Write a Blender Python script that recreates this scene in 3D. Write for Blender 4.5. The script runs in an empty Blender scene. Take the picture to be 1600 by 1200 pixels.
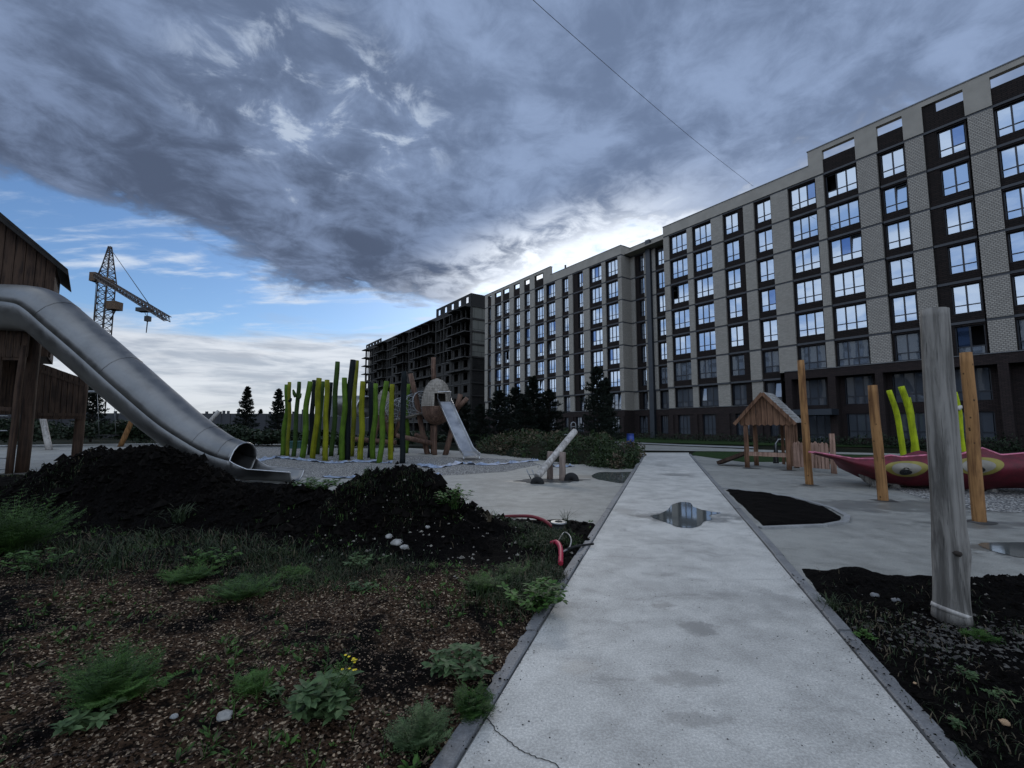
import bpy, math, random
from mathutils import Vector, Matrix, noise
random.seed(7)
R = math.radians
scene = bpy.context.scene
col = scene.collection

# ------------------------------------------------------------------ camera
F_PX, CH = 700.0, 1.6
PITCH = math.atan(64.0/F_PX)
CT, ST = math.cos(PITCH), math.sin(PITCH)
cam_d = bpy.data.cameras.new('camera'); cam = bpy.data.objects.new('camera', cam_d); col.objects.link(cam)
cam.location = (0, 0, CH); cam.rotation_euler = (math.pi/2+PITCH, 0, 0)
cam_d.sensor_width = 36; cam_d.lens = 36*F_PX/1600; cam_d.clip_end = 3000; cam_d.clip_start = 0.05
scene.camera = cam

def ray(px, py):
    u = (px-800)/F_PX; v = (600-py)/F_PX
    return Vector((u, CT-v*ST, ST+v*CT))
def at(px, py, Y):
    d = ray(px, py); t = Y/d.y
    return Vector((d.x*t, Y, CH+d.z*t))
def G(px, py, z=0.0):
    d = ray(px, py); t = (z-CH)/d.z
    return Vector((d.x*t, d.y*t, z))

# ------------------------------------------------------------------ tags
BASE = {}
def tag(o, label=None, cat=None, group=None, kind=None):
    if label: o['label'] = label
    if cat: o['category'] = cat
    if group: o['group'] = group
    if kind: o['kind'] = kind
    return o
def thing(name, loc, label, cat, group=None, rz=0.0):
    o = bpy.data.objects.new(name, None); col.objects.link(o)
    o.empty_display_size = 0.3
    o.location = loc; o.rotation_euler = (0, 0, rz)
    BASE[o] = Vector(loc)
    return tag(o, label, cat, group)

# ------------------------------------------------------------------ mesh builder
def frame_of(d):
    d = d.normalized()
    up = Vector((0, 0, 1)) if abs(d.z) < 0.95 else Vector((1, 0, 0))
    a = d.cross(up).normalized(); b = a.cross(d).normalized()
    return a, b
class MB:
    def __init__(s): s.v = []; s.f = []; s.m = []; s.sm = []; s.mi = 0
    def face(s, idx, smooth=False): s.f.append(tuple(idx)); s.m.append(s.mi); s.sm.append(smooth)
    def quad(s, a, b, c, d, smooth=False):
        n = len(s.v); s.v += [Vector(a), Vector(b), Vector(c), Vector(d)]; s.face((n, n+1, n+2, n+3), smooth)
    def tri(s, a, b, c):
        n = len(s.v); s.v += [Vector(a), Vector(b), Vector(c)]; s.face((n, n+1, n+2))
    def box(s, x0, x1, y0, y1, z0, z1, M=None):
        n = len(s.v)
        P = [Vector((x, y, z)) for z in (z0, z1) for y in (y0, y1) for x in (x0, x1)]
        if M is not None: P = [M @ p for p in P]
        s.v += P
        for q in ((0, 2, 3, 1), (4, 5, 7, 6), (0, 1, 5, 4), (2, 6, 7, 3), (0, 4, 6, 2), (1, 3, 7, 5)):
            s.face([n+i for i in q])
    def beam(s, p, q, w, h, up=None):
        p = Vector(p); q = Vector(q); d = (q-p)
        a, b = frame_of(d)
        if up is not None:
            a = d.normalized().cross(Vector(up)).normalized(); b = a.cross(d.normalized())
        n = len(s.v)
        for c in (p, q):
            for sa, sb in ((-1, -1), (1, -1), (1, 1), (-1, 1)):
                s.v.append(c+a*sa*w/2+b*sb*h/2)
        s.face((n, n+1, n+2, n+3)); s.face((n+7, n+6, n+5, n+4))
        for i in range(4):
            j = (i+1) % 4; s.face((n+i, n+4+i, n+4+j, n+j))
    def tube(s, pts, radii, n=10, cap=True, wob=0.0, seed=0.0, smooth=True, closed=False):
        pts = [Vector(p) for p in pts]
        if not hasattr(radii, '__len__'): radii = [radii]*len(pts)
        k0 = len(s.v); L = len(pts)
        for i, p in enumerate(pts):
            if closed: d = pts[(i+1) % L]-pts[i-1]
            else: d = pts[min(i+1, L-1)]-pts[max(i-1, 0)]
            if i == 0 or abs(d.normalized().dot(a_prev)) > 0.98:
                a, b = frame_of(d)
            else:
                dn = d.normalized(); a = (a_prev-dn*a_prev.dot(dn)).normalized(); b = a.cross(dn).normalized()
            a_prev = a
            for k in range(n):
                t = 2*math.pi*k/n
                r = radii[i]
                if wob: r *= 1+wob*noise.noise(Vector((math.cos(t)*1.3+seed, math.sin(t)*1.3, p.length*1.7+seed)))
                s.v.append(p+a*math.cos(t)*r+b*math.sin(t)*r)
        rng = L if closed else L-1
        for i in range(rng):
            i2 = (i+1) % L
            for k in range(n):
                k2 = (k+1) % n
                s.face((k0+i*n+k, k0+i*n+k2, k0+i2*n+k2, k0+i2*n+k), smooth)
        if cap and not closed:
            s.face([k0+k for k in range(n-1, -1, -1)]); s.face([k0+(L-1)*n+k for k in range(n)])
    def sheet(s, poly, z):
        n = len(s.v)
        for p in poly: s.v.append(Vector((p[0], p[1], z)))
        s.face(range(n, n+len(poly)))
    def prism(s, poly, z0, z1):
        n = len(s.v); k = len(poly)
        for z in (z0, z1):
            for p in poly: s.v.append(Vector((p[0], p[1], z)))
        s.face(range(n+k, n+2*k)); s.face([n+i for i in range(k-1, -1, -1)])
        for i in range(k):
            j = (i+1) % k; s.face((n+i, n+j, n+k+j, n+k+i))
    def grid(s, fn, nu, nv, smooth=True, wrap=False):
        n = len(s.v)
        for i in range(nu):
            for j in range(nv): s.v.append(Vector(fn(i/(nu-1), j/(nv-1))))
        for i in range(nu-1):
            for j in range(nv-1):
                a = n+i*nv+j; s.face((a, a+nv, a+nv+1, a+1), smooth)
    def build(s, name, mat, parent=None, local=False, label=None):
        me = bpy.data.meshes.new(name)
        vs = s.v
        if parent is not None:
            base = BASE[parent]
            if not local: vs = [v-base for v in vs]
        me.from_pydata([tuple(v) for v in vs], [], s.f)
        for m in (mat if isinstance(mat, (list, tuple)) else [mat]): me.materials.append(m)
        me.polygons.foreach_set('material_index', s.m)
        me.polygons.foreach_set('use_smooth', s.sm)
        me.update()
        o = bpy.data.objects.new(name, me); col.objects.link(o)
        if parent is not None:
            o.parent = parent; BASE[o] = BASE[parent]
        else: BASE[o] = Vector((0, 0, 0))
        if label: o['label'] = label
        return o
def structure(name, mb, mat):
    o = mb.build(name, mat); o['kind'] = 'structure'; return o

# ------------------------------------------------------------------ node helpers
class S:
    """a scalar socket with arithmetic"""
    nt = None
    def __init__(s, sock): s.s = sock
    @staticmethod
    def op(o, *a, clamp=False):
        n = S.nt.nodes.new('ShaderNodeMath'); n.operation = o; n.use_clamp = clamp
        for i, x in enumerate(a):
            if isinstance(x, S): S.nt.links.new(x.s, n.inputs[i])
            else: n.inputs[i].default_value = x
        return S(n.outputs[0])
    def __add__(a, b): return S.op('ADD', a, b)
    __radd__ = __add__
    def __sub__(a, b): return S.op('SUBTRACT', a, b)
    def __rsub__(a, b): return S.op('SUBTRACT', b, a)
    def __mul__(a, b): return S.op('MULTIPLY', a, b)
    __rmul__ = __mul__
    def __truediv__(a, b): return S.op('DIVIDE', a, b)
    def __neg__(a): return S.op('MULTIPLY', a, -1.0)
def smin(a, b): return S.op('MINIMUM', a, b)
def smax(a, b): return S.op('MAXIMUM', a, b)
def sstep(x, lo, hi):
    n = S.nt.nodes.new('ShaderNodeMapRange'); n.interpolation_type = 'SMOOTHSTEP'; n.clamp = True
    S.nt.links.new(x.s, n.inputs[0])
    flip = lo > hi
    n.inputs[1].default_value = min(lo, hi); n.inputs[2].default_value = max(lo, hi)
    n.inputs[3].default_value = 1.0 if flip else 0.0; n.inputs[4].default_value = 0.0 if flip else 1.0
    return S(n.outputs[0])
def combine(x, y, z):
    n = S.nt.nodes.new('ShaderNodeCombineXYZ')
    for i, a in enumerate((x, y, z)):
        if isinstance(a, S): S.nt.links.new(a.s, n.inputs[i])
        else: n.inputs[i].default_value = a
    return n.outputs[0]
def fbm(vec, scale, detail=6, rough=0.55, dist=0.0):
    n = S.nt.nodes.new('ShaderNodeTexNoise'); n.inputs['Scale'].default_value = scale
    n.inputs['Detail'].default_value = detail; n.inputs['Roughness'].default_value = rough; n.inputs['Distortion'].default_value = dist
    if vec is not None: S.nt.links.new(vec, n.inputs['Vector'])
    return S(n.outputs['Fac'])
def voro(vec, scale, feature='F1', out='Distance'):
    n = S.nt.nodes.new('ShaderNodeTexVoronoi'); n.feature = feature; n.inputs['Scale'].default_value = scale
    if vec is not None: S.nt.links.new(vec, n.inputs['Vector'])
    return n.outputs[out]
def mixc(f, a, b):
    n = S.nt.nodes.new('ShaderNodeMix'); n.data_type = 'RGBA'
    if isinstance(f, S): S.nt.links.new(f.s, n.inputs[0])
    else: n.inputs[0].default_value = f
    for i, c in ((6, a), (7, b)):
        if isinstance(c, tuple): n.inputs[i].default_value = (*c[:3], 1)
        else: S.nt.links.new(c, n.inputs[i])
    return n.outputs[2]
def mapping(scale=(1, 1, 1), coord='Object', rot=(0, 0, 0)):
    t = S.nt.nodes.new('ShaderNodeTexCoord'); m = S.nt.nodes.new('ShaderNodeMapping')
    m.inputs['Scale'].default_value = scale; m.inputs['Rotation'].default_value = rot
    S.nt.links.new(t.outputs[coord], m.inputs['Vector']); return m.outputs[0]
def sep(vec):
    n = S.nt.nodes.new('ShaderNodeSeparateXYZ'); S.nt.links.new(vec, n.inputs[0]); return [S(o) for o in n.outputs]
def new_mat(name):
    m = bpy.data.materials.new(name); m.use_nodes = True; S.nt = m.node_tree
    b = m.node_tree.nodes['Principled BSDF']; return m, b
def setc(b, name, v):
    if isinstance(v, S): S.nt.links.new(v.s, b.inputs[name])
    elif isinstance(v, (int, float)): b.inputs[name].default_value = v
    elif isinstance(v, tuple): b.inputs[name].default_value = (*v[:3], 1)
    else: S.nt.links.new(v, b.inputs[name])
def bump(b, h, strength=0.4, dist=0.02):
    n = S.nt.nodes.new('ShaderNodeBump'); n.inputs['Strength'].default_value = strength; n.inputs['Distance'].default_value = dist
    S.nt.links.new(h.s, n.inputs['Height']); S.nt.links.new(n.outputs[0], b.inputs['Normal'])
def plain(name, c, rough=0.7, metal=0.0, var=0.25, scale=3.0, bmp=0.15, spec=0.5):
    m, b = new_mat(name); v = mapping()
    n = fbm(v, scale, 6)
    k = tuple(x*(1-var) for x in c); l = tuple(min(1, x*(1+var)) for x in c)
    setc(b, 'Base Color', mixc(sstep(n, 0.3, 0.7), k, l))
    b.inputs['Roughness'].default_value = rough; b.inputs['Metallic'].default_value = metal
    b.inputs['Specular IOR Level'].default_value = spec
    if bmp: bump(b, fbm(v, scale*8, 4), bmp, 0.01)
    return m

M = {}
# --- concrete
def concrete(name, c, stain, specks=True, damp_shade=()):
    m, b = new_mat(name); v = mapping()
    big = fbm(v, 0.45, 7, 0.6, 0.6); mid = fbm(v, 2.6, 8, 0.65); fine = fbm(v, 70, 6, 0.8)
    streak = fbm(mapping((1.0, 1.9, 1), rot=(0, 0, 0.6)), 1.7, 9, 0.68, 0.8)
    base = mixc(sstep(big*0.45+mid*0.55, 0.36, 0.62), tuple(x*0.72 for x in c), tuple(x*1.10 for x in c))
    blot = fbm(v, 14.0, 8, 0.75, 0.8); base = mixc(sstep(blot, 0.55, 0.75)*0.35, base, stain)
    base = mixc(sstep(streak, 0.50, 0.74)*0.5, base, stain)
    scr = fbm(mapping((7, 0.8, 1), rot=(0, 0, 0.9)), 3.0, 6, 0.7, 1.2); base = mixc(sstep(scr, 0.60, 0.78)*0.35, base, stain)
    base = mixc(sstep(fine, 0.42, 0.66)*0.35, tuple(x*0.72 for x in c), base) if False else base
    n2 = S.nt.nodes.new('ShaderNodeMix'); n2.data_type = 'RGBA'; n2.blend_type = 'MULTIPLY'
    S.nt.links.new((sstep(fine, 0.35, 0.6)*1.0).s, n2.inputs[0]); n2.inputs[0].default_value = 1
    S.nt.links.new(base, n2.inputs[6]); n2.inputs[7].default_value = (0.62, 0.62, 0.62, 1)
    base = n2.outputs[2]
    rough = S.op('ADD', 0.62, 0.0)
    if specks:
        d = S(voro(v, 42)); cc = fbm(v, 7, 3); d2_ = S(voro(v, 130))
        sp = smax(sstep(d, 0.13, 0.06)*sstep(cc, 0.48, 0.60), sstep(d2_, 0.20, 0.10)*sstep(fbm(v, 3, 4), 0.42, 0.6)*0.7)
        base = mixc(sp*0.85, base, (0.035, 0.035, 0.035))
    # damp patches and painted shade: spots with a shape of their own
    X, Y, Z = sep(mapping())
    damp_shade_m = None
    for (wx, wy, rx, ry, k) in damp_shade:
        dx = (X-wx)*(1/rx); dy = (Y-wy)*(1/ry)
        q = dx*dx+dy*dy
        q = q+(mid-0.5)*4.5+(blot-0.5)*3.5
        w = sstep(q, 1.35, 0.35)*k*sstep(dx*dx+dy*dy, 5.0, 2.5)
        damp_shade_m = w if damp_shade_m is None else smax(damp_shade_m, w)
    if damp_shade_m is not None:
        base = mixc(damp_shade_m, base, tuple(x*0.30 for x in c))
        rough = rough-damp_shade_m*0.3
    setc(b, 'Base Color', base); setc(b, 'Roughness', rough); b.inputs['Specular IOR Level'].default_value = 0.35
    bump(b, fine*0.6+mid*0.5, 0.35, 0.006)
    return m
def gp(px, py): g = G(px, py); return g.x, g.y
w_list = []
for (px, py, rx, ry, k) in ((1095, 985, .16, .13, .75), (1040, 948, .14, .10, .6), (1075, 1065, .26, .10, .5), (1060, 743, .55, .5, .75), (1035, 728, .4, .5, .5),
                           (1076, 808, 1.0, .48, .95), (975, 800, .2, .3, .4), (1085, 1128, .22, .07, .45), (900, 1045, .12, .1, .35), (1180, 940, .4, .25, .3)):
    x, y = gp(px, py); w_list.append((x, y, rx, ry, k))
M['path'] = concrete('path_concrete', (0.60, 0.58, 0.53), (0.19, 0.184, 0.168), True, w_list)
pw = []  # damp by puddles, dark spots at post feet, painted shade of the red seat
for (px, py, rx, ry, k) in ((920, 745, 1.4, .55, .8), (840, 752, .9, .3, .7), (1580, 858, .9, .35, .9), (1265, 760, .5, .2, .7), (1385, 786, .8, .25, .8), (1300, 742, 1.6, .4, .6),
                           (1530, 820, 1.1, .3, .8), (1450, 790, 3.2, .8, .75), (900, 700, 3, .8, .3), (120, 712, 2, .6, .4)):
    x, y = gp(px, py); pw.append((x, y, rx, ry, k))
M['paving'] = concrete('playground_concrete', (0.335, 0.328, 0.292), (0.11, 0.107, 0.095), True, pw)
M['kerb'] = concrete('kerb_concrete', (0.22, 0.22, 0.22), (0.12, 0.12, 0.12), True)
M['kerb_light'] = concrete('kerb_concrete_pale', (0.34, 0.34, 0.33), (0.2, 0.2, 0.2), True)

def soil():
    m, b = new_mat('black_soil'); v = mapping()
    X, Y, Z = sep(v)
    n = fbm(v, 3.0, 8, 0.65); f = fbm(v, 28, 6, 0.7)
    cl = S(voro(v, 55)); g = fbm(v, 90, 3)
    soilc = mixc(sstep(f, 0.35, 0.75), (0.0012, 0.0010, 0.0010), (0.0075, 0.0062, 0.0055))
    vc = voro(v, 75, out='Color')
    sx = sep(vc)
    chips = mixc(sstep(sx[0], 0.15, 0.75), (0.008, 0.005, 0.003), (0.060, 0.036, 0.022))
    chips = mixc(sstep(sx[1], 0.86, 0.97), chips, (0.38, 0.29, 0.20))
    chips = mixc(sstep(n, 0.62, 0.42), chips, (0.012, 0.009, 0.007)) if False else chips
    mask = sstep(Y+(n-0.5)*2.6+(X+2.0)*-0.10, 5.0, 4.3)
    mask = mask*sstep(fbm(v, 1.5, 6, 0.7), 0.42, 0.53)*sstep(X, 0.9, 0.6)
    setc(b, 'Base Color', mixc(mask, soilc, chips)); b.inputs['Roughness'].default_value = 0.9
    b.inputs['Specular IOR Level'].default_value = 0.04
    bump(b, f*1.0+(1-cl)*0.5, 0.9, 0.03)
    return m
M['soil'] = soil()

def gravel():
    m, b = new_mat('pale_gravel'); v = mapping(); vc = voro(v, 26, out='Color'); d = S(voro(v, 26)); s0 = sep(vc)
    c = mixc(sstep(s0[0], 0.1, 0.9), (0.20, 0.19, 0.175), (0.52, 0.50, 0.46))
    c = mixc(sstep(d, 0.35, 0.6), c, (0.05, 0.05, 0.048))
    setc(b, 'Base Color', c); b.inputs['Roughness'].default_value = 0.85; bump(b, 1-d, 0.9, 0.02); return m
M['gravel'] = gravel()
def ground_mat():
    m, b = new_mat('rough_grass_ground'); v = mapping(); n = fbm(v, 0.6, 8, 0.65); f = fbm(v, 9, 5, 0.7)
    c = mixc(sstep(n, 0.4, 0.62), (0.005, 0.009, 0.004), (0.018, 0.014, 0.008))
    c = mixc(sstep(f, 0.45, 0.7)*0.6, c, (0.012, 0.022, 0.007))
    setc(b, 'Base Color', c); b.inputs['Roughness'].default_value = 0.95; b.inputs['Specular IOR Level'].default_value = 0.1; bump(b, f, 0.8, 0.08); return m
M['ground'] = ground_mat()
def lawn_mat():
    m, b = new_mat('lawn'); v = mapping(); f = fbm(v, 14, 5, 0.7)
    setc(b, 'Base Color', mixc(sstep(f, 0.35, 0.7), (0.010, 0.022, 0.006), (0.035, 0.065, 0.018))); b.inputs['Roughness'].default_value = 0.9
    b.inputs['Specular IOR Level'].default_value = 0.1; bump(b, f, 0.8, 0.05); return m
M['lawn'] = lawn_mat()

def wood(name, dark, light, rough=0.75, sc=1.0, knots=0.0, cracks=0.6):
    m, b = new_mat(name)
    v = mapping((14*sc, 14*sc, 0.9*sc)); v2 = mapping((60*sc, 60*sc, 2.5*sc))
    n = fbm(v, 1.0, 8, 0.65, 0.6); g = fbm(v2, 1.0, 5, 0.6); big = fbm(mapping(), 1.3, 4)
    c = mixc(sstep(n*0.7+big*0.3, 0.38, 0.60), dark, light)
    c = mixc(sstep(g, 0.58, 0.74)*cracks, c, tuple(x*0.3 for x in dark))
    h = n+g*0.6
    if knots:
        d = S(voro(mapping((1, 1, 0.75)), 7.0))
        k = sstep(d, knots, knots*0.55)
        c = mixc(k*0.85, c, tuple(x*0.18 for x in dark))
    setc(b, 'Base Color', c); b.inputs['Roughness'].default_value = rough; b.inputs['Specular IOR Level'].default_value = 0.25
    bump(b, h, 0.6, 0.012); return m
M['orange_wood'] = wood('orange_pine', (0.12, 0.055, 0.020), (0.31, 0.160, 0.060), knots=0.13)
M['grey_wood'] = wood('weathered_grey_log', (0.075, 0.069, 0.061), (0.25, 0.233, 0.208), cracks=0.9)
M['pale_wood'] = wood('pale_debarked_log', (0.24, 0.22, 0.20), (0.50, 0.47, 0.43), cracks=0.6)
M['brown_wood'] = wood('brown_plank', (0.018, 0.010, 0.007), (0.066, 0.039, 0.025), knots=0.06)
M['red_wood'] = wood('reddish_log', (0.060, 0.033, 0.023), (0.160, 0.095, 0.066))
M['house_wood'] = wood('playhouse_larch', (0.070, 0.034, 0.019), (0.195, 0.104, 0.060), knots=0.06)
M['picket_wood'] = wood('picket_larch', (0.15, 0.085, 0.058), (0.34, 0.215, 0.16))
M['dark_roof'] = plain('dark_roof_wood', (0.012, 0.011, 0.010), 0.9, var=0.4, scale=6)
M['shingle'] = wood('grey_shingle', (0.13, 0.125, 0.115), (0.33, 0.32, 0.30))
def paint(name, c):
    m, b = new_mat(name); v = mapping((10, 10, 0.8)); n = fbm(v, 1, 8, 0.65, 0.5); big = fbm(mapping(), 2.2, 5, 0.6)
    cc = mixc(sstep(n*0.5+big*0.5, 0.34, 0.64), tuple(x*0.5 for x in c), tuple(x*1.15 for x in c))
    setc(b, 'Base Color', cc); b.inputs['Roughness'].default_value = 0.75; b.inputs['Specular IOR Level'].default_value = 0.2; bump(b, n, 0.5, 0.015); return m
M['p_yellow'] = paint('paint_yellow_green', (0.18, 0.185, 0.006))
M['p_olive'] = paint('paint_olive', (0.15, 0.155, 0.010))
M['p_green'] = paint('paint_green', (0.075, 0.14, 0.010))
M['p_dgreen'] = paint('paint_dark_green', (0.030, 0.060, 0.009))
M['p_black'] = paint('paint_dark', (0.004, 0.007, 0.008))
M['p_lime'] = paint('paint_lime', (0.33, 0.40, 0.01))

def steel(name, c, r0, r1, sc=(1.0, 1.0, 1.0), metal=0.9):
    m, b = new_mat(name); v = mapping(sc); n = fbm(v, 2.0, 8, 0.65, 0.3); f = fbm(mapping((3, 60, 60)), 1.0, 4)
    big = fbm(mapping(), 0.7, 5, 0.6, 0.5)
    setc(b, 'Base Color', mixc(sstep(n*0.6+big*0.4, 0.35, 0.65), tuple(x*0.66 for x in c), c))
    setc(b, 'Roughness', sstep(n, 0.3, 0.7)*(r1-r0)+r0); b.inputs['Metallic'].default_value = metal
    bump(b, f*0.5+n, 0.10, 0.01); return m
M['steel'] = steel('brushed_steel', (0.225, 0.223, 0.216), 0.36, 0.55, metal=0.88)
M['steel_bright'] = steel('polished_steel', (0.50, 0.50, 0.50), 0.28, 0.40)
M['galv'] = steel('galvanised', (0.32, 0.33, 0.34), 0.4, 0.6)
M['black_metal'] = plain('black_metal', (0.012, 0.012, 0.013), 0.5, 0.3, bmp=0)
M['rubber'] = plain('black_rubber', (0.006, 0.006, 0.006), 0.85, bmp=0.2)
M['crane_rust'] = plain('crane_rust_paint', (0.035, 0.022, 0.015), 0.7, var=0.5)
M['crane_orange'] = plain('crane_ochre_paint', (0.085, 0.045, 0.018), 0.7, var=0.4)

# --- brick & facade
def brick(name, c1, c2, mortar, bw=0.25, bh=0.075, msz=0.012, relief=0.5):
    m, b = new_mat(name); X, Y, Z = sep(mapping())
    n = S.nt.nodes.new('ShaderNodeTexBrick')
    n.inputs['Scale'].default_value = 1.0; n.inputs['Brick Width'].default_value = bw; n.inputs['Row Height'].default_value = bh
    n.inputs['Mortar Size'].default_value = msz; n.inputs['Color1'].default_value = (*c1, 1); n.inputs['Color2'].default_value = (*c2, 1)
    n.inputs['Mortar'].default_value = (*mortar, 1); n.inputs['Mortar Smooth'].default_value = 0.2
    S.nt.links.new(combine(X+Y, Z, 0.0), n.inputs['Vector'])
    w = fbm(mapping((1, 1, .5)), 0.35, 6, 0.6)
    c = mixc(sstep(w, 0.4, 0.7)*0.35, n.outputs['Color'], tuple(x*0.6 for x in c1))
    setc(b, 'Base Color', c); b.inputs['Roughness'].default_value = 0.85; b.inputs['Specular IOR Level'].default_value = 0.2
    bump(b, 1-S(n.outputs['Fac']), relief, 0.015); return m
M['beige'] = brick('beige_brick', (0.37, 0.342, 0.297), (0.28, 0.258, 0.223), (0.17, 0.157, 0.137))
M['beige_relief'] = brick('beige_relief_brick', (0.37, 0.342, 0.30), (0.295, 0.272, 0.24), (0.15, 0.137, 0.12), 0.22, 0.13, 0.022, 1.0)
M['beige_flat'] = plain('beige_parapet_panel', (0.28, 0.257, 0.22), 0.85, var=0.1, scale=0.8)
M['brown_brick'] = brick('brown_brick', (0.022, 0.015, 0.013), (0.013, 0.010, 0.009), (0.004, 0.004, 0.004), 0.5, 0.14, 0.02, 0.8)
M['base_brick'] = brick('base_brown_brick', (0.038, 0.026, 0.024), (0.023, 0.017, 0.016), (0.008, 0.007, 0.007), 0.3, 0.09, 0.014, 0.7)
M['band'] = plain('dark_band', (0.045, 0.047, 0.052), 0.7, var=0.15, scale=1)
M['duct'] = plain('blue_grey_duct', (0.018, 0.024, 0.032), 0.5, var=0.15, scale=1)
M['frame'] = plain('window_frame', (0.010, 0.013, 0.020), 0.45, bmp=0, var=0.1)
M['coping'] = plain('coping_metal', (0.12, 0.125, 0.13), 0.5, 0.5, bmp=0)
M['interior'] = plain('dark_interior', (0.008, 0.008, 0.009), 0.95, bmp=0)  # near-black colour stands in for the unlit rooms behind the windows
def glass(name, c, metal, rough=0.015):
    m, b = new_mat(name); v = mapping(); n = fbm(v, 0.9, 2)
    setc(b, 'Base Color', c); b.inputs['Metallic'].default_value = metal; b.inputs['IOR'].default_value = 1.9
    dirt = fbm(v, 5.0, 7, 0.7)
    setc(b, 'Roughness', sstep(dirt, 0.5, 0.8)*0.12+rough)
    bump(b, n, 0.03, 0.05); return m
M['glass'] = glass('window_glass', (0.40, 0.47, 0.56), 0.78)
M['glass_dark'] = glass('window_glass_clear', (0.05, 0.06, 0.08), 0.5)
M['glass_blue'] = glass('window_glass_blue', (0.10, 0.17, 0.33), 0.85)
M['glass_dark_reflect'] = glass('window_glass_dark_reflect', (0.16, 0.18, 0.21), 0.6)  # darker tint puts the dark reflections of the low rows into the glass
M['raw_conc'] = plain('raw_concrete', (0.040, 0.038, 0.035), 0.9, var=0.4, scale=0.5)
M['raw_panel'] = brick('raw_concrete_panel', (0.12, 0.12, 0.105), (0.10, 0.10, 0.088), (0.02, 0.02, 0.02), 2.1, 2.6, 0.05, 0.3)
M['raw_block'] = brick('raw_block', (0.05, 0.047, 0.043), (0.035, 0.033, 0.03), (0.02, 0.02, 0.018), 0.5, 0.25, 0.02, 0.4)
M['fence'] = brick('concrete_fence_panel', (0.075, 0.078, 0.085), (0.06, 0.062, 0.068), (0.02, 0.02, 0.02), 2.5, 3.2, 0.06, 0.3)

def leafmat(name, c, c2, trans=0.12):
    m, b = new_mat(name); v = mapping(); n = fbm(v, 3.0, 4); r = fbm(v, 30, 2)
    setc(b, 'Base Color', mixc(sstep(n*0.5+r*0.5, 0.38, 0.62), c, c2)); b.inputs['Roughness'].default_value = 0.65
    b.inputs['Specular IOR Level'].default_value = 0.25
    return m
M['needle'] = leafmat('pine_needles', (0.003, 0.006, 0.004), (0.010, 0.017, 0.009))
M['leaf'] = leafmat('weed_leaf', (0.012, 0.038, 0.005), (0.050, 0.112, 0.017))
M['leaf_grey'] = leafmat('weed_leaf_greyish', (0.026, 0.052, 0.018), (0.075, 0.120, 0.045))
M['leaf_dark'] = leafmat('bush_leaf_dark', (0.008, 0.014, 0.007), (0.020, 0.034, 0.014))
M['grass'] = leafmat('grass_blade', (0.005, 0.012, 0.003), (0.026, 0.042, 0.013))
M['straw'] = leafmat('dry_grass', (0.035, 0.026, 0.015), (0.11, 0.085, 0.05))
M['mound'] = leafmat('mound_green', (0.007, 0.016, 0.004), (0.028, 0.046, 0.012))
M['flower'] = plain('yellow_flower', (0.65, 0.50, 0.01), 0.6, bmp=0)
M['white_flower'] = plain('white_flower', (0.40, 0.38, 0.34), 0.8, bmp=0)
M['bark'] = plain('bark', (0.03, 0.022, 0.016), 0.95)
M['red_rubber'] = None
M['tarp'] = plain('blue_grey_tarp', (0.22, 0.27, 0.36), 0.55, var=0.4, scale=5)
M['hose_dull'] = plain('dull_red_hose', (0.16, 0.010, 0.016), 0.6, bmp=0)
M['hose'] = plain('red_hose', (0.42, 0.012, 0.045), 0.5, bmp=0)
M['stone_w'] = plain('white_stone', (0.27, 0.26, 0.24), 0.9, var=0.3, scale=20)
M['stone_o'] = plain('ochre_stone', (0.42, 0.27, 0.15), 0.9, var=0.3, scale=30)
M['blue_plastic'] = plain('blue_plastic', (0.02, 0.05, 0.25), 0.5, bmp=0)
M['teal'] = plain('teal_plastic', (0.015, 0.07, 0.06), 0.6, bmp=0)
def water():
    m, b = new_mat('puddle_water'); setc(b, 'Base Color', (0.085, 0.09, 0.085)); b.inputs['Roughness'].default_value = 0.045
    b.inputs['Specular IOR Level'].default_value = 0.6
    bump(b, fbm(mapping(), 6, 3), 0.02, 0.01); return m
M['water'] = water()
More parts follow.
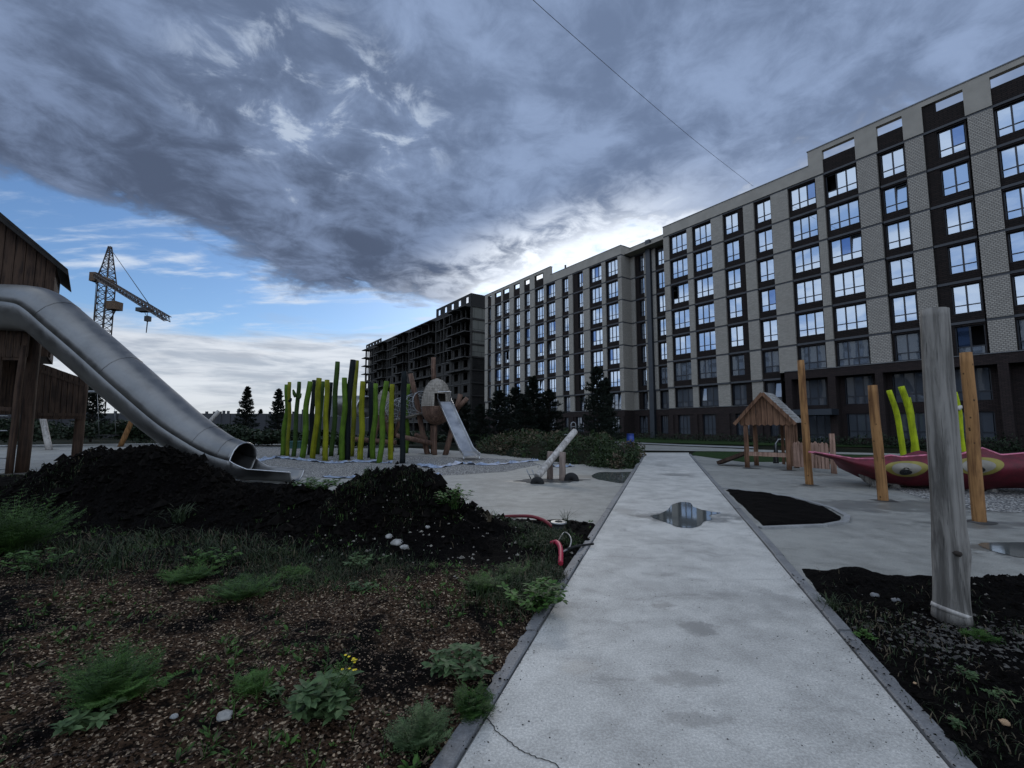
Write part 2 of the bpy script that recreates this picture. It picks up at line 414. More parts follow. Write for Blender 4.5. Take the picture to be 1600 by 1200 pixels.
# ------------------------------------------------------------------ world and sun
SUN_DIR = Vector((0.07, 0.93, 0.40)).normalized()
def build_world():
    w = bpy.data.worlds.new('World'); scene.world = w; w.use_nodes = True; nt = w.node_tree; S.nt = nt
    bg = nt.nodes['Background']
    tc = nt.nodes.new('ShaderNodeTexCoord')
    X, Y, Z = sep(tc.outputs['Generated'])
    sky = nt.nodes.new('ShaderNodeTexSky'); sky.sky_type = 'NISHITA'; sky.sun_disc = False
    sky.sun_elevation = math.asin(SUN_DIR.z); sky.sun_rotation = math.atan2(SUN_DIR.x, SUN_DIR.y)
    sky.air_density = 1.0; sky.dust_density = 0.4; sky.ozone_density = 2.0
    zc = smax(Z, 0.035)
    px = X/zc; py = Y/zc
    zs = smax(Z, 0.0)+0.14
    P = combine(X/zs*1.35, Y/zs*1.35, 0.0)
    n_big = fbm(P, 0.75, 4, 0.5, 0.3)
    n_mid = fbm(P, 1.7, 10, 0.60, 0.5)
    n_fine = fbm(P, 5.5, 8, 0.62, 0.5)
    # the main deck, as a region of the cloud layer
    d1 = px+1.72+smax(2.2-py, 0.0)*0.9
    d2 = (3.36-1.21*px-py)*(1/1.57)
    d3 = 3.55+(px+0.9)*0.25-py
    d = smin(smin(d1, d3*0.8), d2)+(n_mid-0.5)*1.7+(n_fine-0.5)*0.7
    deck = sstep(d, -0.12, 0.30)
    # tone of the deck
    S_ = lambda x, a, b: sstep(x, a, b)
    t = S_(n_mid*0.62+n_fine*0.38+(n_big-0.5)*0.3, 0.40, 0.62)
    lightzone = S_(px*0.8+0.9+(2.2-py)*0.35+(n_big-0.5)*1.6, 0.0, 1.3)
    dark = mixc(lightzone, (0.076, 0.102, 0.165), (0.140, 0.192, 0.308))
    light = mixc(lightzone, (0.180, 0.240, 0.375), (0.252, 0.335, 0.510))
    deckc = mixc(t, dark, light)
    # white tears in the deck
    tear = S_(n_mid+n_fine*0.5, 0.93, 1.08)
    q = (px+0.60)*(px+0.60)*2.4+(py-1.38)*(py-1.38)*2.6
    tz = S_(q, 0.6, 0.05)
    deckc = mixc(smin(tear*0.8+tz*S_(n_fine, 0.50, 0.66)*0.9, 1.0)*0.85, deckc, (0.50, 0.58, 0.70))
    # silver lining towards the sun
    sx, sy, sz = SUN_DIR
    dot = S.op('MAXIMUM', X*sx+Y*sy+Z*sz, 0.0)
    dotn = S.op('POWER', dot, 34.0)
    dotw = S.op('POWER', dot, 9.0)
    rim = S_(d2+(n_mid-0.5)*1.3+(n_fine-0.5)*0.9, 0.42, 0.0)*S_(py, 0.9, 1.6)*S_(px, -0.75, -0.2)
    glow = smin(rim*dotw*1.2+dotn*S_(n_mid*0.5+n_fine*0.5, 0.36, 0.60)*S_(d2+px*0.25, 0.92, 0.45)*1.0, 1.0)
    deckc = mixc(glow, deckc, (1.02, 1.08, 1.16))
    # clear part: blue with cirrus streaks
    P2n = nt.nodes.new('ShaderNodeMapping'); P2n.inputs['Rotation'].default_value = (0, 0, 0.28); P2n.inputs['Scale'].default_value = (0.55, 1.5, 1)
    nt.links.new(P, P2n.inputs['Vector'])
    c1 = fbm(P2n.outputs[0], 1.5, 9, 0.6, 0.7)
    c2 = fbm(P2n.outputs[0], 5.0, 6, 0.6, 0.4)
    cir = S_(c1*0.7+c2*0.3+sstep(py, 3.4, 1.8)*0.045, 0.50, 0.66)
    blue = nt.nodes.new('ShaderNodeMix'); blue.data_type = 'RGBA'; blue.blend_type = 'MULTIPLY'; blue.inputs[0].default_value = 1
    nt.links.new(sky.outputs[0], blue.inputs[6]); blue.inputs[7].default_value = (0.068, 0.084, 0.104, 1)
    clear = mixc(cir*0.85, blue.outputs[2], (0.62, 0.70, 0.82))
    clear = mixc(smin(rim*dotw*S_(n_fine*0.6+n_mid*0.4, 0.40, 0.58)*1.2, 1.0), clear, (1.0, 1.05, 1.1))
    skyc = mixc(deck, clear, deckc)
    # low bank of pale cloud above the horizon
    hz = S.op('SQRT', X*X+Y*Y)
    az = S.op('ARCTAN2', X, Y)
    lo = combine(az*2.6, Z*17.0, 0.0)
    l1 = fbm(lo, 1.1, 9, 0.6, 0.5); l2 = fbm(lo, 2.6, 7, 0.6, 0.3)
    bank = sstep(Z+(l1-0.5)*0.16-0.02*az, 0.215, 0.165)
    bankc = mixc(S_(l2*0.6+l1*0.4, 0.40, 0.60), (0.40, 0.44, 0.51), (0.70, 0.73, 0.78))
    bankc = mixc(sstep(Z, 0.10, 0.0)*0.5, bankc, (0.60, 0.63, 0.68))
    skyc = mixc(bank*0.92, skyc, bankc)
    # the open, brighter sky away to the left and behind
    hx = X/smax(hz, 0.01)
    open_ = smax(sstep(-hx, 0.80, 0.95), sstep(Y, -0.1, -0.4))
    bc = fbm(P, 1.1, 9, 0.58, 0.4)
    openc = mixc(S_(bc, 0.40, 0.58), (0.44, 0.64, 1.00), (1.08, 1.18, 1.33))
    skyc = mixc(open_*sstep(Z, -0.02, 0.10), skyc, openc)
    skyc = mixc(sstep(Z, 0.0, -0.03), skyc, (0.03, 0.032, 0.03))
    nt.links.new(skyc, bg.inputs['Color'])
    # cloud colours above are written for a background of strength 0.1
    sc = nt.nodes.new('ShaderNodeMix'); sc.data_type = 'RGBA'; sc.blend_type = 'MULTIPLY'; sc.inputs[0].default_value = 1
    nt.links.new(skyc, sc.inputs[6]); sc.inputs[7].default_value = (10, 10, 10, 1); sc.clamp_result = False
    nt.links.new(sc.outputs[2], bg.inputs['Color']); bg.inputs['Strength'].default_value = 0.1
    w.cycles.sampling_method = 'MANUAL'; w.cycles.sample_map_resolution = 1024
build_world()
sd = bpy.data.lights.new('sun', 'SUN'); sun = bpy.data.objects.new('sun', sd); col.objects.link(sun)
sd.energy = 0.7; sd.angle = R(14); sd.color = (1.0, 0.96, 0.9)
sun.rotation_euler = (-SUN_DIR).to_track_quat('-Z', 'Y').to_euler(); sun.location = (0, 0, 40)
scene.view_settings.view_transform = 'Standard'; scene.view_settings.look = 'None'
scene.view_settings.exposure = 0.12; scene.view_settings.gamma = 1.0

# ------------------------------------------------------------------ ground sheets
mb = MB(); mb.sheet([(-900, -300), (900, -300), (900, 1500), (-900, 1500)], -0.06); structure('ground', mb, M['ground'])
def gpoly(pts, z=0.0): return [tuple(G(x, y, z)[:2]) for x, y in pts]
# paving of the playground (behind and right)
mb = MB()
mb.sheet([(-30, 1.0), (14, 1.0), tuple(G(1700, 728)[:2]), tuple(G(1240, 722)[:2]), tuple(G(1090, 712)[:2]), tuple(G(1000, 712)[:2]), tuple(G(990, 733)[:2]),
          tuple(G(830, 716)[:2]), tuple(G(740, 706)[:2]), tuple(G(560, 695)[:2]), tuple(G(300, 692)[:2]), (-50, 33)], 0.0)
structure('paving', mb, M['paving'])
# the path
PL = [G(715, 1200), G(880, 935), G(945, 820), G(1013, 706)]; PR = [G(1480, 1200), G(1237, 908), G(1075, 708)]
def line_x(a, b, y): return a.x+(b.x-a.x)*(y-a.y)/(b.y-a.y)
La, Lb, Ra, Rb = G(720, 1195), G(1008, 712), G(1480, 1200), G(1077, 711)
def xl(y): return line_x(La, Lb, y)
def xr(y): return line_x(Ra, Rb, y)
YE = 24.6
mb = MB()
mb.sheet([(xl(0.3), 0.3), (xr(0.3), 0.3), (xr(YE), YE), (xr(YE)+0.6, YE+1.5), (xl(YE)-0.9, YE+1.5), (xl(YE), YE)], 0.014)
path = structure('path', mb, M['path'])
far = MB(); far.sheet([G(870, 699)[:2], G(1000, 704)[:2], G(1090, 705)[:2], G(1180, 706)[:2], G(1300, 709.5)[:2], G(1700, 720)[:2], G(1700, 716)[:2], G(1300, 706.5)[:2], G(1180, 702.5)[:2], G(960, 693)[:2], G(800, 690)[:2]], 0.010)
structure('far_path', far, M['paving'])
# kerbs, one stone after another
def kerb_line(name, fx, side, y0, y1, w=0.105, h=0.035, L=1.0, mat='kerb'):
    mb = MB(); y = y0; rnd = random.Random(3)
    while y < y1:
        ye = min(y+L-0.008, y1); dx = rnd.uniform(-.006, .006); dz = rnd.uniform(-.008, .006)
        a0, a1 = fx(y)+dx, fx(ye)+dx
        n = len(mb.v); g = 0.014*side
        P = []
        for (x, yy) in ((a0+g, y), (a1+g, ye)):
            P += [(x, yy, -0.1), (x, yy, h+dz-0.008), (x+side*0.01, yy, h+dz), (x+side*(w-.01), yy, h+dz), (x+side*w, yy, h+dz-.008), (x+side*w, yy, -0.1)]
        mb.v += [Vector(p) for p in P]
        for i in range(5): mb.face((n+i, n+i+1, n+7+i, n+6+i))
        mb.face([n+i for i in range(6)]); mb.face([n+6+i for i in range(5, -1, -1)])
        y += L
    return structure(name, mb, M[mat])
kerb_line('left_kerb', xl, -1, 0.6, YE); kerb_line('right_kerb', xr, 1, 0.6, YE)
# hairline crack across the path
ck = MB(); pts = [(762, 1128), (778, 1150), (795, 1163), (812, 1176), (834, 1188), (862, 1197), (885, 1212)]
pv = [G(*p) for p in pts]; rnd = random.Random(1); fine = []
for a, b in zip(pv[:-1], pv[1:]):
    for k in range(5): fine.append(a.lerp(b, k/5)+Vector((rnd.uniform(-.006, .006), rnd.uniform(-.006, .006), 0)))
for a, b in zip(fine[:-1], fine[1:]):
    w = 0.0022; ck.quad((a.x-w, a.y-w, .0175), (b.x-w, b.y-w, .0175), (b.x+w, b.y+w, .0175), (a.x+w, a.y+w, .0175))
structure('path_crack', ck, plain('crack_dark', (0.03, 0.03, 0.03), 1, bmp=0))
# puddles
def puddle(name, pts, z):
    mb = MB(); P = [G(*p) for p in pts]; out = []
    n = len(P)
    for i in range(n):
        p0, p1, p2, p3 = P[i-1], P[i], P[(i+1) % n], P[(i+2) % n]
        for k in range(8):
            t = k/8
            q = 0.5*((2*p1)+(p2-p0)*t+(2*p0-5*p1+4*p2-p3)*t*t+(3*p1-p0-3*p2+p3)*t**3)
            j = noise.noise(q*7)*0.022; out.append((q.x+j, q.y+j*1.4, z))
    c = sum((p for p in P), Vector())/n
    mb.v = [Vector((c.x, c.y, z))]+[Vector(o) for o in out]
    m = len(out)
    for i in range(m): mb.face((0, 1+i, 1+(i+1) % m))
    return structure(name, mb, M['water'])
puddle('path_puddle', [(1016, 808), (1032, 804), (1044, 797), (1050, 790), (1064, 786), (1078, 787), (1084, 793), (1100, 799), (1126, 803), (1108, 807), (1113, 813), (1100, 817), (1094, 823), (1078, 827), (1058, 825), (1046, 820), (1032, 815)], 0.019)
puddle('paving_puddle', [(925, 743), (938, 738), (965, 738), (998, 738), (990, 748), (975, 755), (950, 752), (930, 748)], 0.006)
puddle('side_puddle', [(1528, 851), (1560, 848), (1620, 850), (1640, 872), (1600, 872), (1560, 864)], 0.006)
# gravel circle round the poles, and the gravel under the red seat
gpts = [(380, 752), (420, 747), (500, 746), (560, 745), (640, 744), (715, 742), (790, 737), (842, 726), (825, 719), (760, 716), (640, 712), (560, 704), (440, 698), (360, 697), (300, 700), (300, 735)]
mb = MB(); mb.sheet(gpoly(gpts), 0.005); structure('gravel', mb, M['gravel'])
mb = MB(); mb.sheet(gpoly([(1380, 760), (1480, 742), (1600, 738), (1900, 740), (1900, 800), (1640, 803), (1560, 800), (1480, 790)]), 0.005); structure('gravel_patch', mb, M['gravel'])
# lawn
mb = MB(); mb.sheet(gpoly([(760, 688), (960, 690), (1180, 695.5), (1700, 704), (1700, 690), (900, 678), (700, 678)]), 0.004); structure('lawn', mb, M['lawn'])
mb = MB(); mb.sheet(gpoly([(1079, 711), (1160, 722), (1240, 722), (1700, 729), (1700, 720.5), (1300, 710), (1180, 706.5), (1087, 705.5)]), 0.008); structure('lawn_patch', mb, M['lawn'])
# light pathway edging strips by the lawn
mb = MB()
mb.sheet(gpoly([(960, 690), (1060, 694.5), (1180, 698.5), (1180, 701), (1060, 696.5), (960, 691.5)]), 0.02); structure('kerb_strip', mb, M['kerb_light'])

# ------------------------------------------------------------------ soil beds as relief
def sd_poly(px, py, poly):
    best = 1e9; inside = False; n = len(poly)
    for i in range(n):
        x1, y1 = poly[i]; x2, y2 = poly[(i+1) % n]
        dx, dy = x2-x1, y2-y1; t = max(0, min(1, ((px-x1)*dx+(py-y1)*dy)/(dx*dx+dy*dy+1e-12)))
        d = math.hypot(px-x1-dx*t, py-y1-dy*t); best = min(best, d)
        if (y1 > py) != (y2 > py) and px < x1+(py-y1)*dx/dy: inside = not inside
    return best if inside else -best
def sst(x, a, b):
    t = max(0, min(1, (x-a)/(b-a))); return t*t*(3-2*t)
def fb(x, y, s, o=4):
    v = 0; a = 1; f = s
    for _ in range(o): v += a*noise.noise(Vector((x*f, y*f, 3.1))); a *= 0.5; f *= 2.05
    return v
LB = [(xl(0.5), 0.5), (xl(2), 2), (xl(5), 5), tuple(G(938, 820)[:2]), tuple(G(870, 809)[:2]), tuple(G(735, 804)[:2]), tuple(G(620, 775)[:2]), tuple(G(470, 756)[:2]),
      tuple(G(300, 748)[:2]), tuple(G(100, 742)[:2]), tuple(G(-60, 740)[:2]), (-17, 6), (-9, 0.5)]
def mound(x, y, cx, cy, rx, ry, h, rot=0.0, p=2.0):
    c, s = math.cos(rot), math.sin(rot); u = ((x-cx)*c+(y-cy)*s)/rx; v = (-(x-cx)*s+(y-cy)*c)/ry
    q = (abs(u)**p+abs(v)**p)
    return h*math.exp(-q)
def h_left(x, y):
    e = sd_poly(x, y, LB)
    h = 0.03+0.05*fb(x, y, 0.7)
    m = mound(x, y, -7.35, 8.8, 1.55, 1.1, 0.92, 0, 2.7)+mound(x, y, -9.3, 8.3, 1.8, 1.2, 0.22)+mound(x, y, -5.9, 8.5, 1.15, 0.9, 0.32)
    m = max(m, mound(x, y, -4.1, 8.0, 1.9, 0.75, 0.40, 0, 3))
    m = max(m, mound(x, y, -1.95, 7.25, 1.0, 0.75, 0.66, 0, 3.6)+mound(x, y, -0.95, 6.7, 1.0, 0.6, 0.36, -0.5))
    h += m
    h += 0.16*sst(-x, 2.0, 5.0)*sst(y, 7.5, 4)
    h += mound(x, y, -0.75, 4.5, 0.7, 0.6, 0.10)+mound(x, y, -1.8, 3.0, 0.9, 0.6, 0.06)
    rough = 0.03+0.17*min(1, m*2.2)
    h += rough*(fb(x, y, 3.2, 4)+0.55*abs(noise.noise(Vector((x*9, y*9, 1))))*1.3)
    h += 0.012*noise.noise(Vector((x*16, y*16, 2)))
    k = sst(e, 0.0, 0.55)
    kn = sst(e, 0.02, 0.12); w = sst(x-xl(y), -1.2, -.6)
    return -0.03+(h*(1-w)+max(h, .02+.3*h)*w+0.03)*(k*(1-w)+kn*w)
RB1 = [tuple(G(1232, 876)[:2]), tuple(G(1245, 885)[:2]), tuple(G(1340, 896)[:2]), tuple(G(1600, 916)[:2]), tuple(G(1900, 940)[:2]), (6.5, 0.5), (xr(0.5), 0.5), (xr(3), 3)]
def h_right(x, y):
    e = sd_poly(x, y, RB1)
    h = 0.03+0.04*fb(x, y, 0.9)+mound(x, y, *G(1570, 925)[:2], 0.5, 0.25, 0.10)+mound(x, y, *G(1335, 908)[:2], 0.35, 0.2, 0.07)
    h += 0.05*fb(x, y, 3.4, 4)+0.014*noise.noise(Vector((x*15, y*15, 5)))
    return -0.03+(max(h, .022)+0.03)*sst(e, 0.02, 0.12)
TB = [tuple(G(1126, 764)[:2]), tuple(G(1185, 770)[:2]), tuple(G(1240, 778)[:2]), tuple(G(1300, 795)[:2]), tuple(G(1324, 808)[:2]), tuple(G(1322, 816)[:2]), tuple(G(1290, 822)[:2]), tuple(G(1188, 826)[:2])]
def h_tri(x, y):
    e = sd_poly(x, y, TB)
    return -0.04+(0.05+0.03*fb(x, y, 3, 4)+0.04)*sst(e, -0.01, 0.2)
def relief(name, poly, hf, step, mat):
    mb = MB(); xs = [p[0] for p in poly]; ys = [p[1] for p in poly]
    x0, x1, y0, y1 = min(xs)-.1, max(xs)+.1, min(ys)-.1, max(ys)+.1
    nx = int((x1-x0)/step)+1; idx = {}
    y = y0; rows = []
    while y < y1:
        rows.append(y); y += step*(0.55+0.07*max(0, y))
    for j, yy in enumerate(rows):
        for i in range(nx):
            xx = x0+i*step
            if sd_poly(xx, yy, poly) > -0.06:
                idx[i, j] = len(mb.v); mb.v.append(Vector((xx, yy, hf(xx, yy))))
    for j in range(len(rows)-1):
        for i in range(nx-1):
            k = [(i, j), (i+1, j), (i+1, j+1), (i, j+1)]
            if all(q in idx for q in k): mb.face([idx[q] for q in k], True)
    return structure(name, mb, mat)
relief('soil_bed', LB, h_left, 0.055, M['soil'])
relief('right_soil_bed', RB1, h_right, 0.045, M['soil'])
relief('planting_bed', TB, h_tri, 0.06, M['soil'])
# pale kerb round the planting bed
kb = MB(); ring = [Vector((*p, 0.02)) for p in TB[1:]]+[]
pts = [G(1126, 763)]+[Vector((p[0], p[1], 0)) for p in TB[1:]]
for a, b in zip(pts[:-1], pts[1:]): kb.beam(a+Vector((0, 0, .0)), b+Vector((0, 0, .0)), 0.09, 0.06)
structure('bed_kerb', kb, M['kerb_light'])
# clods of soil lying loose on the heaps, wood chips, both beyond counting
def scatter(name, mat, n, region, size, seed, flat=0.5, hf=h_left, poly=LB):
    rnd = random.Random(seed); mb = MB(); c = 0; tries = 0
    while c < n and tries < n*12:
        tries += 1; x, y = region(rnd)
        if sd_poly(x, y, poly) < 0.04: continue
        z = hf(x, y); r = rnd.uniform(*size)*(0.6+0.8*rnd.random()**3); a = rnd.uniform(0, 6.28)
        k = len(mb.v); m = 5
        for i in range(m):
            t = a+i*6.283/m; q = r*rnd.uniform(.6, 1.1); mb.v.append(Vector((x+math.cos(t)*q, y+math.sin(t)*q, z+rnd.uniform(-.2, .35)*r*flat)))
        mb.v.append(Vector((x+rnd.uniform(-.3, .3)*r, y+rnd.uniform(-.3, .3)*r, z+r*flat*rnd.uniform(.7, 1.3))))
        for i in range(m): mb.face((k+i, k+(i+1) % m, k+m))
        c += 1
    o = mb.build(name, mat); return o
def reg_heap(r):
    return (r.gauss(-7.6, 1.7), r.gauss(8.6, .9)) if r.random() < .5 else ((r.gauss(-1.9, 1.1), r.gauss(7.0, .6)) if r.random() < .6 else (r.gauss(-4.3, 1.6), r.gauss(7.8, .7)))
clodm = plain('soil_clod', (0.0045, 0.0038, 0.0033), 0.95, var=0.6, scale=12, spec=0.04)
tag(scatter('soil_clods', clodm, 9000, reg_heap, (0.018, 0.055), 3, 0.9), 'loose black clods strewn over the soil heaps left of the path', 'soil clods', kind='stuff')
tag(scatter('soil_lumps', clodm, 900, reg_heap, (0.05, 0.13), 33, 0.9), 'big ragged soil lumps on the crests of the black heaps', 'soil lumps', kind='stuff')
def reg_near(r):
    y = 1.0+4.2*r.random()**0.7; x = r.uniform(-1.25*y-.3, min(0.5, xl(y)-.1)); return (x, y) if fb(x, y, .8, 4)+r.uniform(-.25, .25) > -.22 else (99, 99)
chipm, cb = new_mat('bark_chip'); cv = mapping(); q = voro(cv, 60, out='Color'); s0 = sep(q)
cc = mixc(sstep(s0[0], 0.1, 0.8), (0.012, 0.007, 0.004), (0.080, 0.048, 0.028)); cc = mixc(sstep(s0[1], 0.82, 0.95), cc, (0.33, 0.235, 0.145))
setc(cb, 'Base Color', cc); cb.inputs['Roughness'].default_value = 0.85
tag(scatter('bark_chips', chipm, 38000, reg_near, (0.004, 0.010), 5, 0.6), 'brown bark chips and grit scattered on the near soil bed', 'bark chips', kind='stuff')
def reg_r(r):
    y = r.uniform(1.4, 4.6); return (xr(y)+r.uniform(.1, 4.5), y)
tag(scatter('right_soil_clods', clodm, 7000, reg_r, (0.008, 0.03), 9, 0.8, h_right, RB1), 'crumbly dark soil clods in the bed right of the path', 'soil clods', kind='stuff')
pebm = plain('soil_pebble', (0.16, 0.145, 0.12), 0.9, var=0.5, scale=20)
tag(scatter('pebbles', pebm, 160, reg_r, (0.006, 0.02), 10, 0.8, h_right, RB1), 'small pale pebbles scattered in the dark bed right of the path', 'pebbles', kind='stuff')
tag(scatter('heap_pebbles', pebm, 260, lambda r: (r.gauss(-1.2, .9), r.gauss(6.3, .7)), (0.012, 0.035), 11, 0.8), 'pale pebbles on the flank of the soil heap nearest the path', 'pebbles', kind='stuff')
tag(scatter('grit', plain('debris_grey', (0.05, 0.046, 0.040), 0.95, var=0.6, scale=15), 1000, lambda r: (xr(3.2)+.55+r.gauss(.45, .4), r.gauss(3.45, .22)), (0.008, 0.028), 12, 0.5, h_right, RB1),
    'grey mortar crumbs spilled on the soil beside the tall grey log', 'rubble', kind='stuff')

flat0 = lambda x, y: 0.015
def reg_path(r):
    y = 0.9+11*r.random()**1.6; a, b = xl(y), xr(y); t = r.random()
    if r.random() < .45: t = .04*r.random() if r.random() < .5 else 1-.04*r.random()
    return (a+(b-a)*t, y)
scatter('path_grit', plain('grit_dark', (0.035, 0.032, 0.028), 0.9, var=0.5, scale=20), 2600, reg_path, (0.002, 0.0065), 13, 0.5, flat0, [(-20, -5), (20, -5), (20, 30), (-20, 30)])
col.objects['path_grit']['kind'] = 'stuff'; col.objects['path_grit']['label'] = 'tiny dark grit and crumbs lying on the pale path'; col.objects['path_grit']['category'] = 'grit'
def reg_kerb(r):
    y = r.uniform(1.0, 8.5); y2 = r.uniform(1, 4.9); return (xl(y)-abs(r.gauss(0, .07)), y) if r.random() < .5 else (xr(y2)+abs(r.gauss(0, .07)), y2)
scatter('kerb_crumbs', clodm, 450, reg_kerb, (0.003, 0.012), 14, 0.6, lambda x, y: 0.034, [(-20, -5), (20, -5), (20, 30), (-20, 30)])
col.objects['kerb_crumbs']['kind'] = 'stuff'; col.objects['kerb_crumbs']['label'] = 'dark soil crumbs spilled on both kerbs of the path'; col.objects['kerb_crumbs']['category'] = 'soil crumbs'

# ------------------------------------------------------------------ apartment building
dF = ray(303, 664); Fv = Vector((dF.x, dF.y, 0)).normalized(); Nv = Vector((-Fv.y, Fv.x, 0))
O = G(1600, 701.9)
RZ = math.atan2(Fv.y, Fv.x)
def fac(px, py, o=0.0):
    d = ray(px, py); Q = O+Nv*o
    t = (Q.x*Nv.x+Q.y*Nv.y)/(d.x*Nv.x+d.y*Nv.y)
    P = Vector((d.x*t, d.y*t)); s = (P-Vector((Q.x, Q.y))).dot(Vector((Fv.x, Fv.y))); return s, CH+d.z*t
if Nv.dot(Vector((O.x, O.y, 0))) > 0: raise Exception('normal')
def FS(px, py): return fac(px, py)[0]
ZB = [fac(1123.5, y)[1] for y in (379.6, 424.5, 467.6, 511.6, 555.3, 599.6)]
print('bands', [round(z, 2) for z in ZB], 'top', fac(1600, 88)[1], fac(1258, 262)[1], 'base ledge', fac(1600, 549)[1], 'ground base', fac(1130, 634)[1])
FL = (ZB[0]-ZB[5])/5; Z0 = ZB[0]+FL
ZK = [Z0-FL*k for k in range(8)]   # band 0 just under the parapet
print('Z0', Z0, FL, ZK)
APT = thing('apartment_building', O, 'long eight-storey block with beige brick piers and dark brown spandrels, right of the path', 'apartment building', rz=RZ)
class Pieces(dict):
    def __missing__(s, k): s[k] = MB(); return s[k]
parts = Pieces()
def PT(nm, key):   # one mesh for each pier, spandrel column or course
    return parts[(nm, key)]
WIN = []   # (s0,s1,z0,z1,o,kind)
Z_LOW = fac(1258, 262)[1]; Z_HIGH = fac(1600, 88)[1]; Z_BASE = 3.5; Z_LEDGE = fac(1600, 549)[1]
DEEP = 0.32
PK = 0
rw = random.Random(11)
def window_in(s0, s1, zt, zb, o, n, row, far=False): WIN.append((s0, s1, zb, zt, o, n, row, far))
def section(o, piers, bays, rows_low, zpar):
    s_a, s_b = min(p[0] for p in piers), max(p[1] for p in piers)
    PT('band', (0, o, s_a > sC_right-.1)).box(s_a+.02, s_b-.02, o-.5, o-.07, ZK[0]-.085, ZK[0]+.085)
    # piers: list of (s0,s1); bays: (s0,s1, w0,w1, nsash, attic)
    for i, (a, b, relf) in enumerate(piers):
        for k in range(7):
            zt, zb = ZK[k]-.09, ZK[k+1]+.09
            if k == 6:
                if not rows_low(a): continue
                zb = Z_BASE
            if k == 5 and not rows_low(a): zb = Z_LEDGE
            d = 0.0 if k < 6 else -0.14
            PT('rel' if (relf and k < 6) else 'beige', round(a, 2)).box(a, b, o-0.6, o+d, zb, zt)
        top = ZK[0]+.09
        for k in range(7):
            if k == 6 and not rows_low(a): continue
            PT('band', (k, o, a > sC_right-.1)).box(a-.01, b+.01, o-0.55, o-0.05 if k < 6 else o-0.02, ZK[k]-.09, ZK[k]+.09)
def addbay(o, a, b, w0, w1, n, attic, low, far):
    # a<b facade interval, window interval w0..w1
    for k in range(7):
        if k == 6 and not low: break
        zt, zb = ZK[k]-.09, ZK[k+1]+.09
        if k == 6: zb = Z_BASE
        if k == 5 and not low: zb = Z_LEDGE
        wt = zt-.12; wb = zb+.62 if (k < 5 or low) and k < 6 else zb+.12
        oo = o-.06 if k < 6 else o-.2
        # spandrel below the window, lintel above, infill beside
        if wb-zb > .2: PT('brown', round(a, 2)).box(a, b, o-0.6, oo-.10, zb-.18, wb)
        PT('brown', round(a, 2)).box(a, b, o-0.6, oo-.10, wt, zt+.001)
        if w0-a > .02: PT('brown', round(a, 2)).box(a, w0, o-0.6, oo-.104, wb, wt)
        if b-w1 > .02: PT('brown', round(a, 2)).box(w1, b, o-0.6, oo-.104, wb, wt)
        PT('band', (k+1, o, a > sC_right-.1)).box(a, b, oo-.2, oo-.045, zb-.16, zb+.02)
        PT('inter', PK).box(w0-.02, w1+.02, o-1.6, o-1.5, wb-.05, wt+.05)
        window_in(w0, w1, wt, wb, oo-DEEP, n, k, far)
sC_right = FS(973.5, 540)
# --- section A (right)
y0 = 360
def a_(x, y): return FS(x, y)
A_p = [(1036.3, 1044.7, 378), (1072.4, 1080.7, 365), (1111, 1129.3, 367), (1161.4, 1177.7, 345), (1203.9, 1230.8, 315), (1274.4, 1286.8, 294), (1339.2, 1371.5, 272), (1413.5, 1443.5, 230), (1511, 1552, 184)]
A_b = [(1044.7, 1072.4, 375, 3, 0.0, 0), (1080.7, 1111, 365, 3, 0.0, 0), (1129.3, 1161.4, 350, 2, 0.30, 1), (1177.7, 1203.9, 322, 2, 0.0, 0), (1230.8, 1274.4, 300, 3, 0.0, 0), (1286.8, 1339.2, 280, 3, 0.0, 0),
       (1371.5, 1413.5, 240, 2, 0.0, 0), (1443.5, 1511, 215, 2, 0.30, -1)]
sA_left = FS(1036.3, 378)
piers = []
for x0, x1, y in A_p: piers.append((FS(x1, y), FS(x0, y), x0 > 1330))
s_end = piers[-1][0]
# beyond the frame
ext_b = []; s = s_end
for (bw, n, pw_) in ((2.4, 3, 1.3), (1.7, 2, 1.2), (2.4, 3, 1.4), (2.4, 3, 1.3)):
    ext_b.append((s-bw, s, n)); piers.append((s-bw-pw_, s-bw, True)); s = s-bw-pw_
S_RIGHT = s
low_lim = FS(1232, 560)
lowA = lambda a: a > low_lim-.3
section(0.0, piers, None, lowA, None)
baysA = []
for x0, x1, y, n, infill, side in A_b:
    a, b = FS(x1, y), FS(x0, y); w0, w1 = a+.06, b-.06
    if side == 1: w0 = a+(b-a)*infill     # infill on the right in the picture (small s)
    if side == -1: w1 = b-(b-a)*infill
    baysA.append((a, b)); addbay(0.0, a, b, w0, w1, n, 0, lowA((a+b)/2), False)
for a, b, n in ext_b: addbay(0.0, a, b, a+.06, b-.06, n, 0, False, False); baysA.append((a, b))
# --- section B (recess)
sC_right = FS(973.5, 540)
# depth of the recess from the parapet height
lo, hi = 0.0, 6.0
for _ in range(40):
    mid = (lo+hi)/2
    if fac(990, 385.8, -mid)[1] < Z_LOW: lo = mid
    else: hi = mid
REC = max(0.9, min(3.0, mid)); print('recess', mid, 'FL', FL)
def FB(x, y): return fac(x, y, -REC)[0]
B_p = [(FB(990.7, 400), sC_right+.0, False), (FB(1010.7, 400), FB(1005.3, 400), False), (FB(1023.3, 400), FB(1018, 400), False)]
section(-REC, B_p, None, lambda a: True, None)
for x0, x1 in ((990.7, 1005.3), (1023.3, 1038.5)):
    a, b = FB(x1, 400), FB(x0, 400); addbay(-REC, a, b, a+.05, (b-.05) if x0 > 1000 else a+(b-a)*.6, 2, 0, True, False)
a, b = FB(1017.8, 400), FB(1010.7, 400); sd0, sd1 = a, b
PT('duct', PK).box(a+.02, b-.02, -REC-.4, -REC+.35, 0, Z_LOW+.05)
